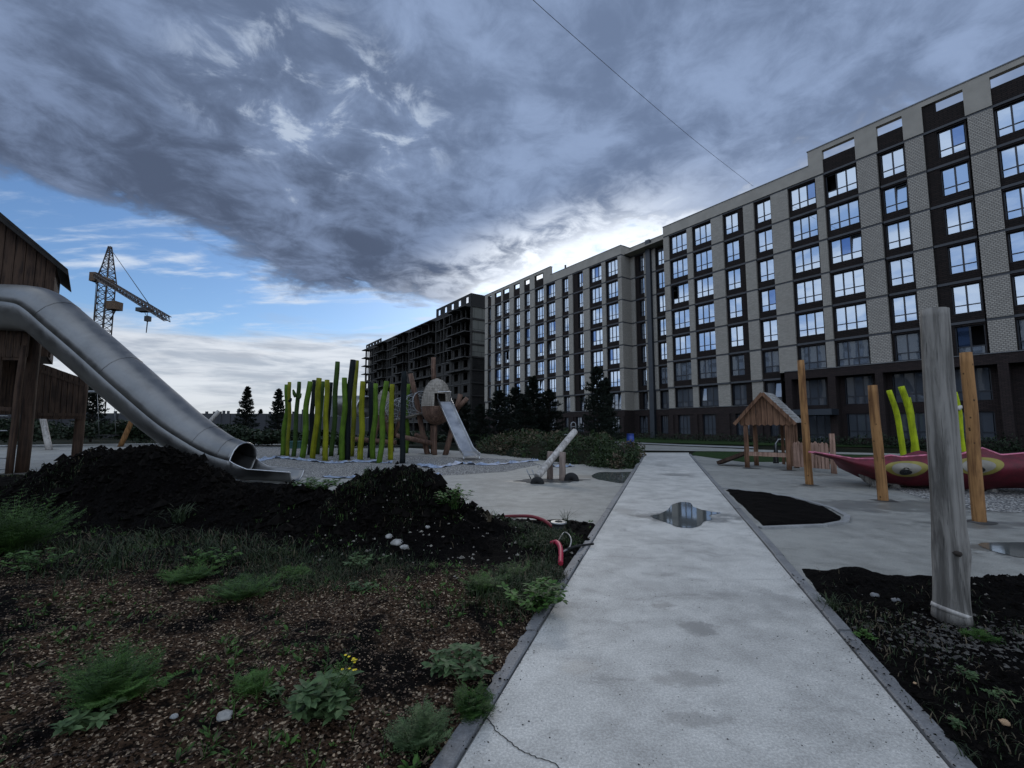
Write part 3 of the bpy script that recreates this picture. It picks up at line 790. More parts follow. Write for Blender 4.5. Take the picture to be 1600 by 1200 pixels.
# return wall of C
sA = (sC_right, sC_right+.02)
for k in range(7):
    PT('beige', PK).box(sC_right-.001, sC_right+.6, -REC-.3, -.602, (ZK[k+1]+.09) if k < 6 else Z_BASE, ZK[k]-.09)
    PT('band', PK).box(sC_right+.03, sC_right+.6, -REC-.25, -.56, ZK[k]-.09, ZK[k]+.09)
# --- section C (left)
yC = 540
C_b = [(947.7, 967.5, 3, 0, 0), (921.8, 941.7, 3, 0, 0), (895.5, 912, 2, .42, -1), (878.3, 888.8, 2, 0, 0), (853.5, 868, 3, 0, 0), (835.5, 849.8, 3, 0, 0), (819, 828, 2, 0, 0), (802.5, 812.3, 2, 0, 0), (785.3, 795.8, 3, 0, 0), (772.5, 783, 3, 0, 0), (761.7, 767.3, 2, 0, 0)]
edges = [973.5]; pc = []
prev = 973.5
for x0, x1, n, inf, side in C_b:
    pc.append((FS(prev, yC), FS(x1, yC), False)); prev = x0
pc.append((FS(prev, yC), FS(757.5, yC), False))
section(0.0, pc, None, lambda a: True, None)
S_LEFT = FS(757.5, yC)
baysC = []
for x0, x1, n, inf, side in C_b:
    a, b = FS(x1, yC), FS(x0, yC); w1 = b-.05-(b-a)*inf
    baysC.append((a, b)); addbay(0.0, a, b, a+.05, w1, n, 0, True, True)
print('lengths', S_LEFT, sC_right, sA_left, s_end, 'bay widths', [round(b-a, 2) for a, b in baysA], [round(b-a, 2) for a, b in baysC], 'piers', [round(b-a, 2) for a, b, _ in piers])
# --- parapets
zc0 = ZK[0]+.09
sHA = FS(1262, 250)      # raised part right of here
sHC = FS(860, 430)       # raised part left of here
def parapet(s0, s1, o, zt):
    PT('par', round(s0, 1)).box(s0, s1, o-.4, o+.012, zc0, zt); PT('cop', round(s0, 1)).box(s0-.03, s1+.03, o-.45, o+.06, zt, zt+.07)
parapet(sHA, sA_left, 0, Z_LOW); parapet(sA_left, sC_right, -REC, Z_LOW); parapet(sC_right, sHC, 0, Z_LOW)
PT('par', PK).box(sC_right, sC_right+.4, -REC-.3, -.402, zc0, Z_LOW); PT('cop', PK).box(sC_right-.06, sC_right+.4, -REC-.3, -.452, Z_LOW, Z_LOW+.07)
def attic(s0, s1, bays):
    zo1 = Z_HIGH-.42; zo0 = ZK[0]+1.38; cur = s0
    for a, b, wa, wb in sorted(bays):
        PT('par', ('at', round(s0, 1))).box(cur, a, -.4, .012, zc0, zo1)
        PT('brown', round(a, 2)).box(a, b, -.4, -.10, zc0-.18, zo0)
        if wa > a: PT('brown', round(a, 2)).box(a, wa, -.4, -.10, zo0, zo1)
        if wb < b: PT('brown', round(a, 2)).box(wb, b, -.4, -.10, zo0, zo1)
        cur = b
    PT('par', ('at', round(s0, 1))).box(cur, s1, -.4, .012, zc0, zo1)
    PT('par', ('at', round(s0, 1))).box(s0, s1, -.4, .012, zo1+.001, Z_HIGH)
    PT('cop', ('attic', round(s0, 1))).box(s0-.05, s1+.05, -.45, .06, Z_HIGH, Z_HIGH+.08)
ab = []
for (a, b) in baysA:
    if b < sHA+.2:
        w = b-a; ab.append((a, b, a, b if w < 4.4 or True else b))
ab = [(a, b, a, (b-(b-a)*.36) if i == 7-6 and False else b) for i, (a, b, _, _) in enumerate(ab)]
# the bay with the brown infill keeps it in the attic too
ab2 = []
for a, b, wa, wb in ab:
    if abs(a-FS(1511, 215)) < .3: wb = b-(b-a)*.33
    ab2.append((a, b, wa, wb))
attic(S_RIGHT, sHA, ab2)
ac = [(a, b, a+.12*(b-a), b-.05*(b-a)) for a, b in baysC[5:]]
attic(sHC, S_LEFT, ac)
# --- brown base
zb2 = Z_BASE
def base_left(s0, s1, o, cols_, wins):
    PT('base', ('l', round(s0, 1))).box(s0, s1, o-.5, o-.02, 2.75, zb2)
    PT('cop', ('l', round(s0, 1))).box(s0, s1, o-.1, o+.02, zb2, zb2+.05)
    cur = s0
    for a, b in wins:
        PT('base', ('l', round(s0, 1))).box(cur, a, o-.5, o-.06, -.3, 2.75); PT('base', ('l', round(s0, 1))).box(a, b, o-.5, o-.10, -.3, .55)
        window_in(a, b, 2.72, .56, o-.3, 3, 7, s0 > sC_right-.1); PT('inter', PK).box(a-.02, b+.02, o-1.6, o-1.5, .5, 2.8)
        cur = b
    PT('base', ('l', round(s0, 1))).box(cur, s1, o-.5, o-.06, -.3, 2.75)
base_left(low_lim, sA_left, 0.0, None, [(a+.4, b-.4) for a, b in sorted(baysA) if a > low_lim-.2])
base_left(sA_left, sC_right, -REC, None, [(FB(1036, 400)+.1, FB(1023.3, 400)-.1), (FB(1005.3, 400)+.1, FB(990.7, 400)-.1)])
PT('base', PK).box(sC_right-.012, sC_right+.5, -REC-.4, -.501, -.3, zb2-.002)
base_left(sC_right, S_LEFT, 0.0, None, [(a+.3, b-.3) for a, b in sorted(baysC)])
for a, b, _ in piers+pc:   # brick half columns on the base
    if a > low_lim: PT('base', PK).box(a+.1, b-.1, -.05, .10, -.3, 2.74)
# projecting frame of the right base: two storeys
def PB(x0, *r): PT('base', ('p', round(x0, 1))).box(x0, *r)
PO = 0.55
bL = FS(1226.6, 600)
def Fp(x, y): return fac(x, y, PO)[0]
cols_ = [(1226.6, 1236.7, 600), (1293.5, 1305.4, 600), (1368.7, 1380.6, 610), (1456, 1470, 610), (1562, 1579.6, 610)]
cs = [(Fp(x1, y), Fp(x0, y)) for x0, x1, y in cols_]
cs.append((cs[-1][0]-7.2, cs[-1][0]-6.4)); cs.append((S_RIGHT, S_RIGHT+.8))
PB(S_RIGHT, cs[0][1], -.4, PO, Z_LEDGE-.75, Z_LEDGE-.02); PT('cop', PK).box(S_RIGHT-.02, cs[0][1]+.04, -.3, PO+.05, Z_LEDGE-.02, Z_LEDGE+.03)
for a, b in cs: PB(a, b, -.4, PO-.003, -.3, Z_LEDGE-.751)
for (a, b), (c, d) in zip(cs[:-1], cs[1:]):
    # recessed wall between columns
    L0, L1 = d, a
    PT('brown', PK).box(L0, L1, -.9, -.40, 2.55, 3.35)
    w0, w1 = L0+(L1-L0)*.16, L1-(L1-L0)*.12
    PB(L0, L1, -.8, -.38, 2.552, 3.3)
    PB(L0, w0, -.8, -.39, 3.3, Z_LEDGE-.76); PB(w1, L1, -.8, -.39, 3.3, Z_LEDGE-.76)
    window_in(w0, w1, Z_LEDGE-.8, 3.32, -.55, 3, 6, False); PT('inter', PK).box(w0, w1, -1.8, -1.7, 3.2, Z_LEDGE)
    door = abs(L1-cs[0][0]) < .2
    g0, g1 = (L0+.1, L1-.1) if door else (w0, w1)
    PB(L0, g0, -.8, -.39, -.3, 2.55); PB(g1, L1, -.8, -.39, -.3, 2.55)
    if not door: PB(g0, g1, -.8, -.39, -.3, .5)
    window_in(g0, g1, 2.55, .5 if not door else .02, -.55, 3 if not door else 4, 7, False); PT('inter', PK).box(g0, g1, -1.8, -1.7, 0, 2.6)
# body behind, dark interior slabs
PT('inter', PK).box(S_RIGHT, sA_left, -15, -REC-1.8, 0, Z_LOW-.8); PT('inter', PK).box(sA_left-.01, sC_right+.01, -15, -REC-1.75, 0, Z_LOW-.8); PT('inter', PK).box(sC_right, S_LEFT, -15, -REC-1.8, 0, Z_LOW-.8)
PT('beige', PK).box(S_LEFT-.3, S_LEFT, -15.2, -.61, 0, Z_LOW); PT('beige', PK).box(S_RIGHT, S_RIGHT+.3, -15.2, -.61, 0, Z_LOW)
PT('beige', PK).box(S_RIGHT, S_LEFT, -15.4, -15.21, 0, Z_LOW-.3)
for k in range(8):
    PT('inter', PK).box(S_RIGHT+.3, sA_left-.2, -REC-1.8, -.61, ZK[k]-.15 if k < 7 else 2.9, ZK[k]+.12 if k < 7 else 3.0)
    PT('inter', PK).box(sA_left-.2, sC_right+.2, -REC-1.8, -REC-.41, ZK[k]-.15 if k < 7 else 2.9, ZK[k]+.12 if k < 7 else 3.0)
    PT('inter', PK).box(sC_right+.2, S_LEFT-.3, -REC-1.8, -.61, ZK[k]-.15 if k < 7 else 2.9, ZK[k]+.12 if k < 7 else 3.0)
PT('par', PK).box(S_RIGHT, S_LEFT, -15.2, -.61, ZK[0]+.13, ZK[0]+.3)
names = dict(beige=('brick_pier', 'beige'), rel=('relief_brick_pier', 'beige_relief'), brown=('spandrel', 'brown_brick'), band=('band_course', 'band'), base=('base_wall', 'base_brick'),
             cop=('coping', 'coping'), inter=('floors_and_dark_rooms', 'interior'), duct=('facade_duct', 'duct'), par=('parapet', 'beige_flat'))
for (k, key), mb_ in parts.items(): mb_.build(names[k][0], M[names[k][1]], APT, local=True)
# canopy over the entrance
cn = MB(); a, b = cs[1][1]-.6, cs[0][0]+.2
cn.box(a, b, PO-.2, PO+1.3, 2.45, 2.95); cn.build('entrance_canopy', M['duct'], APT, local=True)
# --- windows: frame with panes
def win_mesh(fr, gl, s0, s1, z0, z1, o, n, row, rnd, glb, gld):
    t = .07; d0, d1 = o-.05, o+.03
    fr.box(s0, s1, d0, d1, z0, z0+t); fr.box(s0, s1, d0, d1, z1-t, z1); fr.box(s0, s0+t, d0, d1, z0+t, z1-t); fr.box(s1-t, s1, d0, d1, z0+t, z1-t)
    zt = z0+(z1-z0)*.29
    w = (s1-s0-2*t)/n
    # sills and transom
    fr.box(s0+t, s1-t, d0, d1-.004, zt-.035, zt+.035)
    for i in range(1, n): fr.box(s0+t+w*i-.05, s0+t+w*i+.05, d0, d1-.002, z0+t, z1-t)
    for i in range(n):
        a, b = s0+t+w*i+.05, s0+t+w*(i+1)-.05
        for (q0, q1, up) in ((z0+t, zt-.035, 0), (zt+.035, z1-t, 1)):
            r = rnd.random()
            tgt = gl; tilt = rnd.gauss(0, .0022); yaw = rnd.gauss(0, .003); hinge = 0.0
            if up and row < 6:
                if r < .012: continue                        # sash wide open
                if r < .055: tilt = 0.13; hinge = .0         # tilted in at the top
                elif r < .115: tgt = glb
            if row >= 6 and up and r < .1: tilt = 0.13
            hh = q1-q0; ww = b-a; y = o-.015
            p = [(a, y+yaw*ww, q0), (b, y-yaw*ww, q0), (b, y-yaw*ww-tilt*hh, q1), (a, y+yaw*ww-tilt*hh, q1)]
            tgt.quad(p[1], p[0], p[3], p[2])
            if row >= 6: tgt.m[-1] = 2
rnd = random.Random(21)
near = [w for w in WIN if not w[7]]; farw = [w for w in WIN if w[7]]
near.sort(key=lambda w: w[0]); print('windows', len(near), len(farw))
# the ones past the hundredth go with the far ones
vis = near
if len(near) > 99:
    outside = [w for w in near if w[1] < FS(1640, 300)]; vis = [w for w in near if w not in outside]
    farw += outside
    if len(vis) > 99: vis.sort(key=lambda w: (w[0], -w[2])); farw += vis[99:]; vis = vis[:99]
for (s0, s1, z0, z1, o, n, row, far_) in vis:
    fr, gl, gb = MB(), MB(), MB()
    win_mesh(fr, gl, s0, s1, z0, z1, o, n, row, rnd, gb, None)
    w = fr.build('window', M['frame'], APT, local=True)
    if gb.v:
        k = len(gl.v); gl.v += gb.v; gl.f += [tuple(i+k for i in f) for f in gb.f]; gl.m += [(1 if m_ == 0 else m_) for m_ in gb.m]; gl.sm += gb.sm
    gl.build('pane', [M['glass'], M['glass_blue'], M['glass_dark_reflect']], w, local=True)
fr, gl, gb = MB(), MB(), MB()
for (s0, s1, z0, z1, o, n, row, far_) in farw: win_mesh(fr, gl, s0, s1, z0, z1, o, n, row, rnd, gb, None)
w = fr.build('far_windows', M['frame'], APT, local=True); w['kind'] = 'stuff'
k = len(gl.v); gl.v += gb.v; gl.f += [tuple(i+k for i in f) for f in gb.f]; gl.m += [(1 if m_ == 0 else m_) for m_ in gb.m]; gl.sm += gb.sm
g_ = gl.build('panes', [M['glass'], M['glass_blue'], M['glass_dark_reflect']], w, local=True); g_['kind'] = 'stuff'
# roof bits
rb = MB(); s = FS(873, 424)
rb.box(s-.1, s+.1, -1.5, -1.3, Z_LOW-.2, Z_LOW+1.3); rb.box(s-2.4, s+.9, -1.45, -1.35, Z_LOW+.3, Z_LOW+.42); rb.build('roof_antenna', M['black_metal'], APT, local=True)

# ------------------------------------------------------------------ unfinished building
OFF = -0.105  # farther than the first facade
dist0 = -Nv.dot(O)    # distance camera-plane
KD = 1.115; OD = O*KD
def facD(px, py):
    d = ray(px, py); t = (OD.x*Nv.x+OD.y*Nv.y)/(d.x*Nv.x+d.y*Nv.y)
    P = Vector((d.x*t, d.y*t)); return (P-Vector((OD.x, OD.y))).dot(Vector((Fv.x, Fv.y))), CH+d.z*t
SD0 = facD(734.5, 560)[0]; SD1 = facD(571, 560)[0]; SD2 = facD(564, 620)[0]
zTop = facD(735, 457.8)[1]; zAt = facD(734, 478)[1]; zf1 = facD(733.5, 498.5)[1]; zmid = facD(680.4, 495)[1]
FD = 2.93; print('D', SD0, SD1, zTop, zAt, zf1, zmid)
rzD = RZ
base = OD+Fv*SD0; base.z = 0
DB = thing('unfinished_building', base, 'dark bare concrete frame of an unfinished block beyond the finished one', 'unfinished building', rz=rzD)
sl, cl, wl, pn, pa = MB(), MB(), MB(), MB(), MB()
LD = SD1-SD0; fz = [zAt-FD*k for k in range(0, 10)]
NB = 17; bwid = LD/NB
sHi = facD(681, 490)[0]-SD0; sHi2 = facD(595, 530)[0]-SD0
for k, z in enumerate(fz):
    if z < 0.3: break
    sl.box(0.02, LD, -14, .02, z-.22, z)
    rnd2 = random.Random(k//10)
    for i in range(NB):
        ph = i % 4
        if ph in (0, 1) or (ph == 2 and i % 3 == 0):
            if k < 6: sl.box(i*bwid+.2, (i+1)*bwid-.15, .021, 1.5, z-.22, z-.003)
for i in range(NB+1):
    cl.box(i*bwid-.16, i*bwid+.16, -.5, -.01, 0, zAt-.22)
    cl.box(i*bwid-.2, i*bwid+.2, -5.6, -5.1, 0, zAt-.22)
    if i % 2 == 0: wl.box(i*bwid-.1, i*bwid+.1, -14, -.6, 0, zAt-.25)
wl.box(.3, LD, -14, -13.7, 0, zAt-.25)
rb_ = random.Random(5)
for i in range(NB):
    for k in range(9):
        zt, zb = fz[k]-.22, (fz[k+1] if fz[k+1] > 0 else 0)
        a, b = i*bwid+.16, (i+1)*bwid-.16; w = b-a
        if k >= 4-(i % 3 == 1):
            # block infill with a window opening and a light reveal
            x0, x1 = a+w*.28, b-w*.25
            cl.box(a, x0, -.35, -.12, zb+.001, zt-.001); cl.box(x1, b, -.35, -.12, zb+.001, zt-.001); cl.box(x0, x1, -.35, -.12, zb+.001, zb+.7); cl.box(x0, x1, -.35, -.12, zt-.3, zt-.001)
        elif rb_.random() < .75:
            m = a+w*rb_.uniform(.35, .65); cl.box(m-.12, m+.12, -.4, -.14, zb+.001, zt-.001)
            if rb_.random() < .35: cl.box(a, m-.121, -1.4, -1.2, zb+.001, zt-.3)
            if rb_.random() < .3: cl.box(m, b, -3.4, -3.2, zb+.001, zt-.001)
# end wall: pale panels on the upper storeys, scaffold-dark lower down
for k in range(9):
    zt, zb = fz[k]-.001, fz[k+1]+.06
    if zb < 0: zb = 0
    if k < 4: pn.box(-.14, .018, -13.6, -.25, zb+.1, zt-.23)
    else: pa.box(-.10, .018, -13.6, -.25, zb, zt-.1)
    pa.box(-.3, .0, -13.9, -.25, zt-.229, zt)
# attic walls with openings
def attic_wall(s0, s1, z0, z1, nb, o):
    w = (s1-s0)/nb; cur = s0
    for i in range(nb):
        a = s0+w*i+w*.32; b = s0+w*i+w*.68
        pa.box(cur, a, o-.2, o, z0, z1-.55); pa.box(a, b, o-.2, o, z0, z0+1.0); cur = b
    pa.box(cur, s1, o-.2, o, z0, z1-.55); pa.box(s0, s1, o-.2, o, z1-.549, z1)
attic_wall(0, sHi, zAt+.001, zTop, 5, -.1)
attic_wall(sHi2, LD, zAt+.001, zTop-.8, 5, -.1)
pa.box(sHi, sHi2, -.3, -.1, zAt+.001, zmid-.2)
# attic end and back walls with an opening
pa.box(-.05, .15, -9.8, -.31, zAt+.001, zTop); pa.box(-.05, .15, -14, -11.2, zAt+.001, zTop); pa.box(-.05, .15, -11.2, -9.8, zAt+.001, zAt+.9); pa.box(-.05, .15, -11.2, -9.8, zTop-.6, zTop)
# lower wing at the far end
cl.box(LD+.2, LD+4, -10, -.3, 0, 14); sl.box(LD, LD+1.6, -6, -1, fz[1]-.22, fz[1]); sl.box(LD, LD+1.6, -6, -1, fz[2]-.22, fz[2])
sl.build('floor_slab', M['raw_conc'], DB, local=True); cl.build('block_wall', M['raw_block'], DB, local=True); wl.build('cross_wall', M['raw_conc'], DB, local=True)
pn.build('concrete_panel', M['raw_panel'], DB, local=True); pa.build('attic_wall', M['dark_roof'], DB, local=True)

# ------------------------------------------------------------------ block standing behind the camera to the left (seen in the window reflections)
bb = O+Nv*88+Fv*2
OB = thing('apartment_block', bb, 'beige and brown block facing the playground, outside the frame to the left', 'apartment building', rz=RZ)
w1, w2, w3 = MB(), MB(), MB()
w2.box(0, 98, 0, 14, 0, 24); rr = random.Random(4); sx_ = 0.6; i = 0
while sx_ < 94:
    pw1 = (1.6, .9, 2.2)[i % 3]; w1.box(sx_, sx_+pw1, -.5, -.01, 3.4, 24.6)
    for k in range(8): w3.box(sx_+pw1+.2, sx_+pw1+2.6, -.06, .0, 0.7+k*2.95, 2.5+k*2.95)
    sx_ += pw1+2.9; i += 1
w1.build('brick_pier', M['beige'], OB, local=True); w2.build('wall', M['brown_brick'], OB, local=True); w3.build('window', M['glass_dark'], OB, local=True)
# ------------------------------------------------------------------ logs and poles
def Gh(px, py, hf):
    d = ray(px, py); t = 0.6
    p = Vector((0, 0, CH))
    while t < 40:
        q = Vector((0, 0, CH))+d*t
        if q.z <= hf(q.x, q.y): return Vector((q.x, q.y, hf(q.x, q.y)))
        t += 0.02
    return G(px, py)
def log_pts(a, b, n=9, wander=0.03, seed=0):
    pts = []
    for i in range(n):
        t = i/(n-1); p = a.lerp(b, t)
        k = math.sin(t*math.pi)
        pts.append(p+Vector((noise.noise(Vector((seed, t*2.2, 0))), noise.noise(Vector((seed, t*2.2, 9))), 0))*wander*2*(0.4+k))
    return pts
def log(mb, a, b, r0, r1, seed=0, wander=0.03, n=12, wob=0.10, seg=10):
    pts = log_pts(a, b, seg, wander, seed)
    rr = [r0+(r1-r0)*i/(seg-1) for i in range(seg)]
    rr[-1] *= 0.97
    mb.tube(pts, rr, n, True, wob, seed)
    return pts
# (top px, top py, bottom px, bottom py, material, width px, label, knob, grp)
POLES = [
 (448.2, 601, 441.6, 711.5, 'p_green', 6.6, 'green pole at the far left edge of the pole forest', 0),
 (452.7, 597, 448.7, 712.5, 'p_olive', 5.6, 'olive pole with one stub branch, second from the left in the pole forest', 1),
 (467.2, 596.5, 457.7, 713.5, 'p_dgreen', 6.2, 'green cactus-like pole with two upturned stub branches', 2),
 (484.3, 596, 472, 715.5, 'p_green', 8.0, 'thick green pole leaning right, just right of the branched poles', 0),
 (491.4, 594, 483, 711, 'p_black', 6.4, 'dark pole behind the thick leaning green one', 0),
 (499.3, 590.8, 488.4, 717.7, 'p_yellow', 7.8, 'yellow pole leaning right, leftmost of the yellow ones', 0),
 (504.5, 596, 496.2, 710, 'p_dgreen', 6.2, 'dark green pole between the two leftmost yellow poles', 0),
 (511.2, 593.7, 508.5, 720, 'p_yellow', 7.4, 'upright yellow pole, second yellow from the left', 0),
 (518, 597.5, 504.8, 712, 'p_black', 5.4, 'thin dark pole behind the second yellow one', 0),
 (527, 565.2, 517.6, 713, 'p_dgreen', 7.0, 'very tall dark green pole with a bent top', 0),
 (538.5, 590.4, 533.7, 719.3, 'p_green', 8.0, 'green pole right of the very tall bent one', 0),
 (542.5, 599.5, 530, 711, 'p_dgreen', 5.4, 'thin dark green pole half hidden behind a thicker green one', 0),
 (553.2, 562.6, 542, 718.6, 'p_black', 9.4, 'tallest pole, thick and nearly black, in the middle of the forest', 0),
 (558, 563.3, 549.2, 713.4, 'p_olive', 6.6, 'tall olive pole tucked behind the tallest black one', 0),
 (567.2, 595.8, 563.2, 721, 'p_yellow', 8.2, 'bright yellow pole just right of the tallest black pole', 0),
 (579.8, 598, 576.5, 715.3, 'p_black', 6.4, 'dark pole right of the bright yellow one', 0),
 (587, 599.4, 582.9, 717, 'p_green', 7.2, 'green pole close beside the dark one, right half of the forest', 0),
 (603.8, 595.8, 591.9, 723.4, 'p_green', 7.8, 'green pole leaning right at the front, nearest of the green poles', 0),
 (613, 600.5, 610, 718.6, 'p_yellow', 7.2, 'yellow pole at the right end, rightmost of the yellow ones', 0),
 (631.5, 580.4, 628, 724, 'p_black', 8.6, 'dark pole standing apart at the right end of the forest', 0),
 (638.5, 600, 634.5, 708, 'p_green', 6.0, 'green pole hidden behind the dark pole at the right end', 0),
]
for i, (tx, ty, bx, by, mt, w, lab, kn) in enumerate(POLES):
    b = G(bx, by); t = at(tx, ty, b.y+0.15)
    r = w*b.y/F_PX/2*1.07
    mb = MB(); b2 = b-Vector((0, 0, .1)); log(mb, b2, t, r*1.02, r*0.92, i*3.7, 0.05, 12, 0.22, 14)
    if kn:
        root = thing('painted_pole', b, lab, 'pole', 'painted poles of the pole forest'); mb.build('trunk', M[mt], root)
        br = [((232, 345), (219, 362))] if kn == 1 else [((244, 290), (262, 330)), ((296, 315), (276, 345))]
        for (ex, ey), (sx_, sy_) in br:
            e = at(400+ex/4.2105, 540+ey/4.2105, b.y+.1); s0 = at(400+sx_/4.2105, 540+sy_/4.2105, b.y+.1)
            m2 = MB(); mid = s0.lerp(e, .55)+Vector((0, 0, -.06)); m2.tube([s0+Vector((0, 0, -.05)), mid, e], [r*.9, r*.85, r*.4], 8, True, .1, i); m2.build('stub_branch', M['p_black' if kn == 1 else mt], root)
    else:
        o = mb.build('painted_pole', M[mt]); tag(o, lab, 'pole', 'painted poles of the pole forest')
def post_single(name, tx, ty, bx, by, r0, r1, mt, lab, cat, seed, wander=0.03, wob=.06, grp=None, seg=16, n=20):
    b = G(bx, by); t = at(tx, ty, b.y); mb = MB(); log(mb, b-Vector((0, 0, .15)), t, r0, r1, seed, wander, n, wob, seg)
    return tag(mb.build(name, M[mt]), lab, cat, grp)
post_single('wooden_post', 1251, 563, 1265, 757, .096, .082, 'orange_wood', 'tall orange pine post beside the playhouse fence, farthest of the three', 'post', 1, .012, grp='orange posts round the red seat')
post_single('wooden_post', 1363, 602, 1380, 782, .096, .088, 'orange_wood', 'shortest orange pine post, in front of the red seat nose', 'post', 2, .02, grp='orange posts round the red seat')
post_single('wooden_post', 1509, 551, 1530, 815, .090, .084, 'orange_wood', 'thick orange pine post right of the grey log, nearest of the three', 'post', 3, .01, grp='orange posts round the red seat')
# grey weathered log standing in the right bed
b = Gh(1487, 968, h_right); t = at(1462, 484, b.y)
root = thing('grey_log_post', b, 'weathered grey log standing upright in the dark soil right of the path', 'post')
mb = MB(); pts = []; rr = []
for i in range(40):
    u = i/39; p = (b-Vector((0, 0, .02))).lerp(t, u)
    kn = math.exp(-((u-.21)/.05)**2); p.x += 0.012*math.sin(u*5)+.010*kn; pts.append(p)
    rr.append((0.114-0.020*u)*(1+.10*kn)+(.012*math.exp(-(u/.04)**2)))
k0 = len(mb.v); mb.tube(pts, rr, 40, True, .045, 4)
for i, v in enumerate(mb.v):      # drying cracks along the log and the knot
    row = i//40; k = i % 40; c = pts[min(row, 39)]; d = v-c; u = row/39
    a = 2*math.pi*k/40
    g = 1-0.05*max(0, math.sin(a*5+noise.noise(Vector((u*2, 1, 1)))*3))**6*(1 if u > .05 else 0)
    v.x = c.x+d.x*g; v.y = c.y+d.y*g
mb.build('log', M['grey_wood'], root)
kb_ = MB(); kp = at(1500, 866, b.y-.13); kb_.tube([kp+Vector((0, .06, 0)), kp, kp+Vector((0, -.008, 0))], [.024, .020, .009], 12, True, .3, 3); kb_.build('knot', M['bark'], root)
kb_ = MB(); kb_.tube([b+Vector((-.005, 0, .045)), b+Vector((.005, 0, .075))], [.1225, .1215], 32, True, .03, 8); kb_.build('base_ring', M['pale_wood'], root)

# ------------------------------------------------------------------ play tower with the long covered steel slide
tw = at(40, 740, 15.6); tw.z = 0
TW = thing('play_tower', tw, 'tall brown plank play tower with covered steel slide, left edge', 'play tower')
CL = [(-260, 474, 14.9), (-120, 477, 14.8), (0, 480, 14.6), (50, 483, 14.5), (74, 492, 14.45), (105, 518, 14.35), (150, 556, 14.2), (200, 600, 14.0), (250, 643, 13.75), (290, 675, 13.5), (322, 696, 13.35), (348, 710, 13.2), (368, 717, 13.1), (386, 721, 13.0), (425, 725, 12.85), (465, 729, 12.75)]
CV = [at(*c) for c in CL]; HH = [.76, .76, .76, .76, .76, .76, .75, .74, .71, .66, .61, .56, .54, .52, .47, .42]
def catmull(P, i, t):
    p0, p1, p2, p3 = P[max(i-1, 0)], P[i], P[i+1], P[min(i+2, len(P)-1)]
    return 0.5*((2*p1)+(p2-p0)*t+(2*p0-5*p1+4*p2-p3)*t*t+(3*p1-p0-3*p2+p3)*t**3)
line = []; hh = []
for i in range(len(CV)-1):
    for k in range(4): line.append(catmull(CV, i, k/4)); hh.append(HH[i]+(HH[i+1]-HH[i])*k/4)
line.append(CV[-1]); hh.append(HH[-1])
def frm(i):
    d = (line[min(i+1, len(line)-1)]-line[max(i-1, 0)]).normalized(); lat = d.cross(Vector((0, 0, 1))).normalized(); return d, lat, lat.cross(d).normalized()
HOOD = [(-.90, .06), (-.84, .30), (-.72, .60), (-.50, .85), (-.24, .965), (0, 1.0), (.24, .965), (.50, .85), (.72, .60), (.84, .30), (.90, .06)]
TRO = [(-.90, .06), (-.78, -.36), (-.62, -.70), (-.40, -.92), (-.2, -.985), (.2, -.985), (.40, -.92), (.62, -.70), (.78, -.36), (.90, .06)]
def sweep(mb, sec, i0, i1, k=1.0, smooth=True):
    n0 = len(mb.v); m = len(sec)
    for i in range(i0, i1+1):
        d, lat, up = frm(i)
        for a, b_ in sec: mb.v.append(line[i]+lat*a*hh[i]*k+up*b_*hh[i]*k)
    for i in range(i1-i0):
        for j in range(m-1):
            a = n0+i*m+j; mb.face((a, a+1, a+m+1, a+m), smooth)
NH = 13*4-1; NL = len(line)-1
hood = MB(); sweep(hood, HOOD, 0, NH); HD = hood.build('slide', M['steel'], TW)
sm_ = HD.modifiers.new('thick', 'SOLIDIFY'); sm_.thickness = 0.02; sm_.offset = -1
tr = MB(); sweep(tr, TRO, 0, NH)
n0 = len(tr.v); OT = [(a, min(b_, -.38)) if abs(a) > .8 else (a, b_) for a, b_ in TRO]
def open_sec(i):
    q = min(1, (i-NH)/3.0); return [(a-(.06*q if a > 0 else -.06*q), b_+(-.36)*q) if abs(a) > .88 else (a, b_) for a, b_ in TRO]
m = len(TRO)
for i in range(NH, NL+1):
    d, lat, up = frm(i); k = hh[i]
    for a, b_ in open_sec(i): tr.v.append(line[i]+lat*a*k+up*b_*k)
for i in range(NL-NH):
    for j in range(m-1): a = n0+i*m+j; tr.face((a, a+1, a+m+1, a+m), True)
TRo = tr.build('chute', M['steel'], HD); sm_ = TRo.modifiers.new('thick', 'SOLIDIFY'); sm_.thickness = 0.02; sm_.offset = 1
rim = MB(); d, lat, up = frm(NH); k = hh[NH]
def sp(i, a, b_): d, lat, up = frm(i); return line[i]+lat*a*hh[i]+up*b_*hh[i]
loop = [sp(i, *open_sec(i)[0]) for i in range(NL, NH, -1)]+[sp(NH, a, b_) for a, b_ in HOOD]+[sp(i, *open_sec(i)[-1]) for i in range(NH+1, NL+1)]
rim.tube(loop, .020, 8); rim.tube([sp(NL, a, b_) for a, b_ in open_sec(NL)], .02, 8); rim.build('rim', M['steel_bright'], HD)
for i in (18, 27, 40, 46):
    j_ = MB(); full = [(a*1.004, b_*1.004) for a, b_ in HOOD]
    n0 = len(j_.v)
    P = [sp(i, a, b_) for a, b_ in full]; j_.tube(P, .009, 6, True); j_.build('joint_ring', M['steel'], HD)
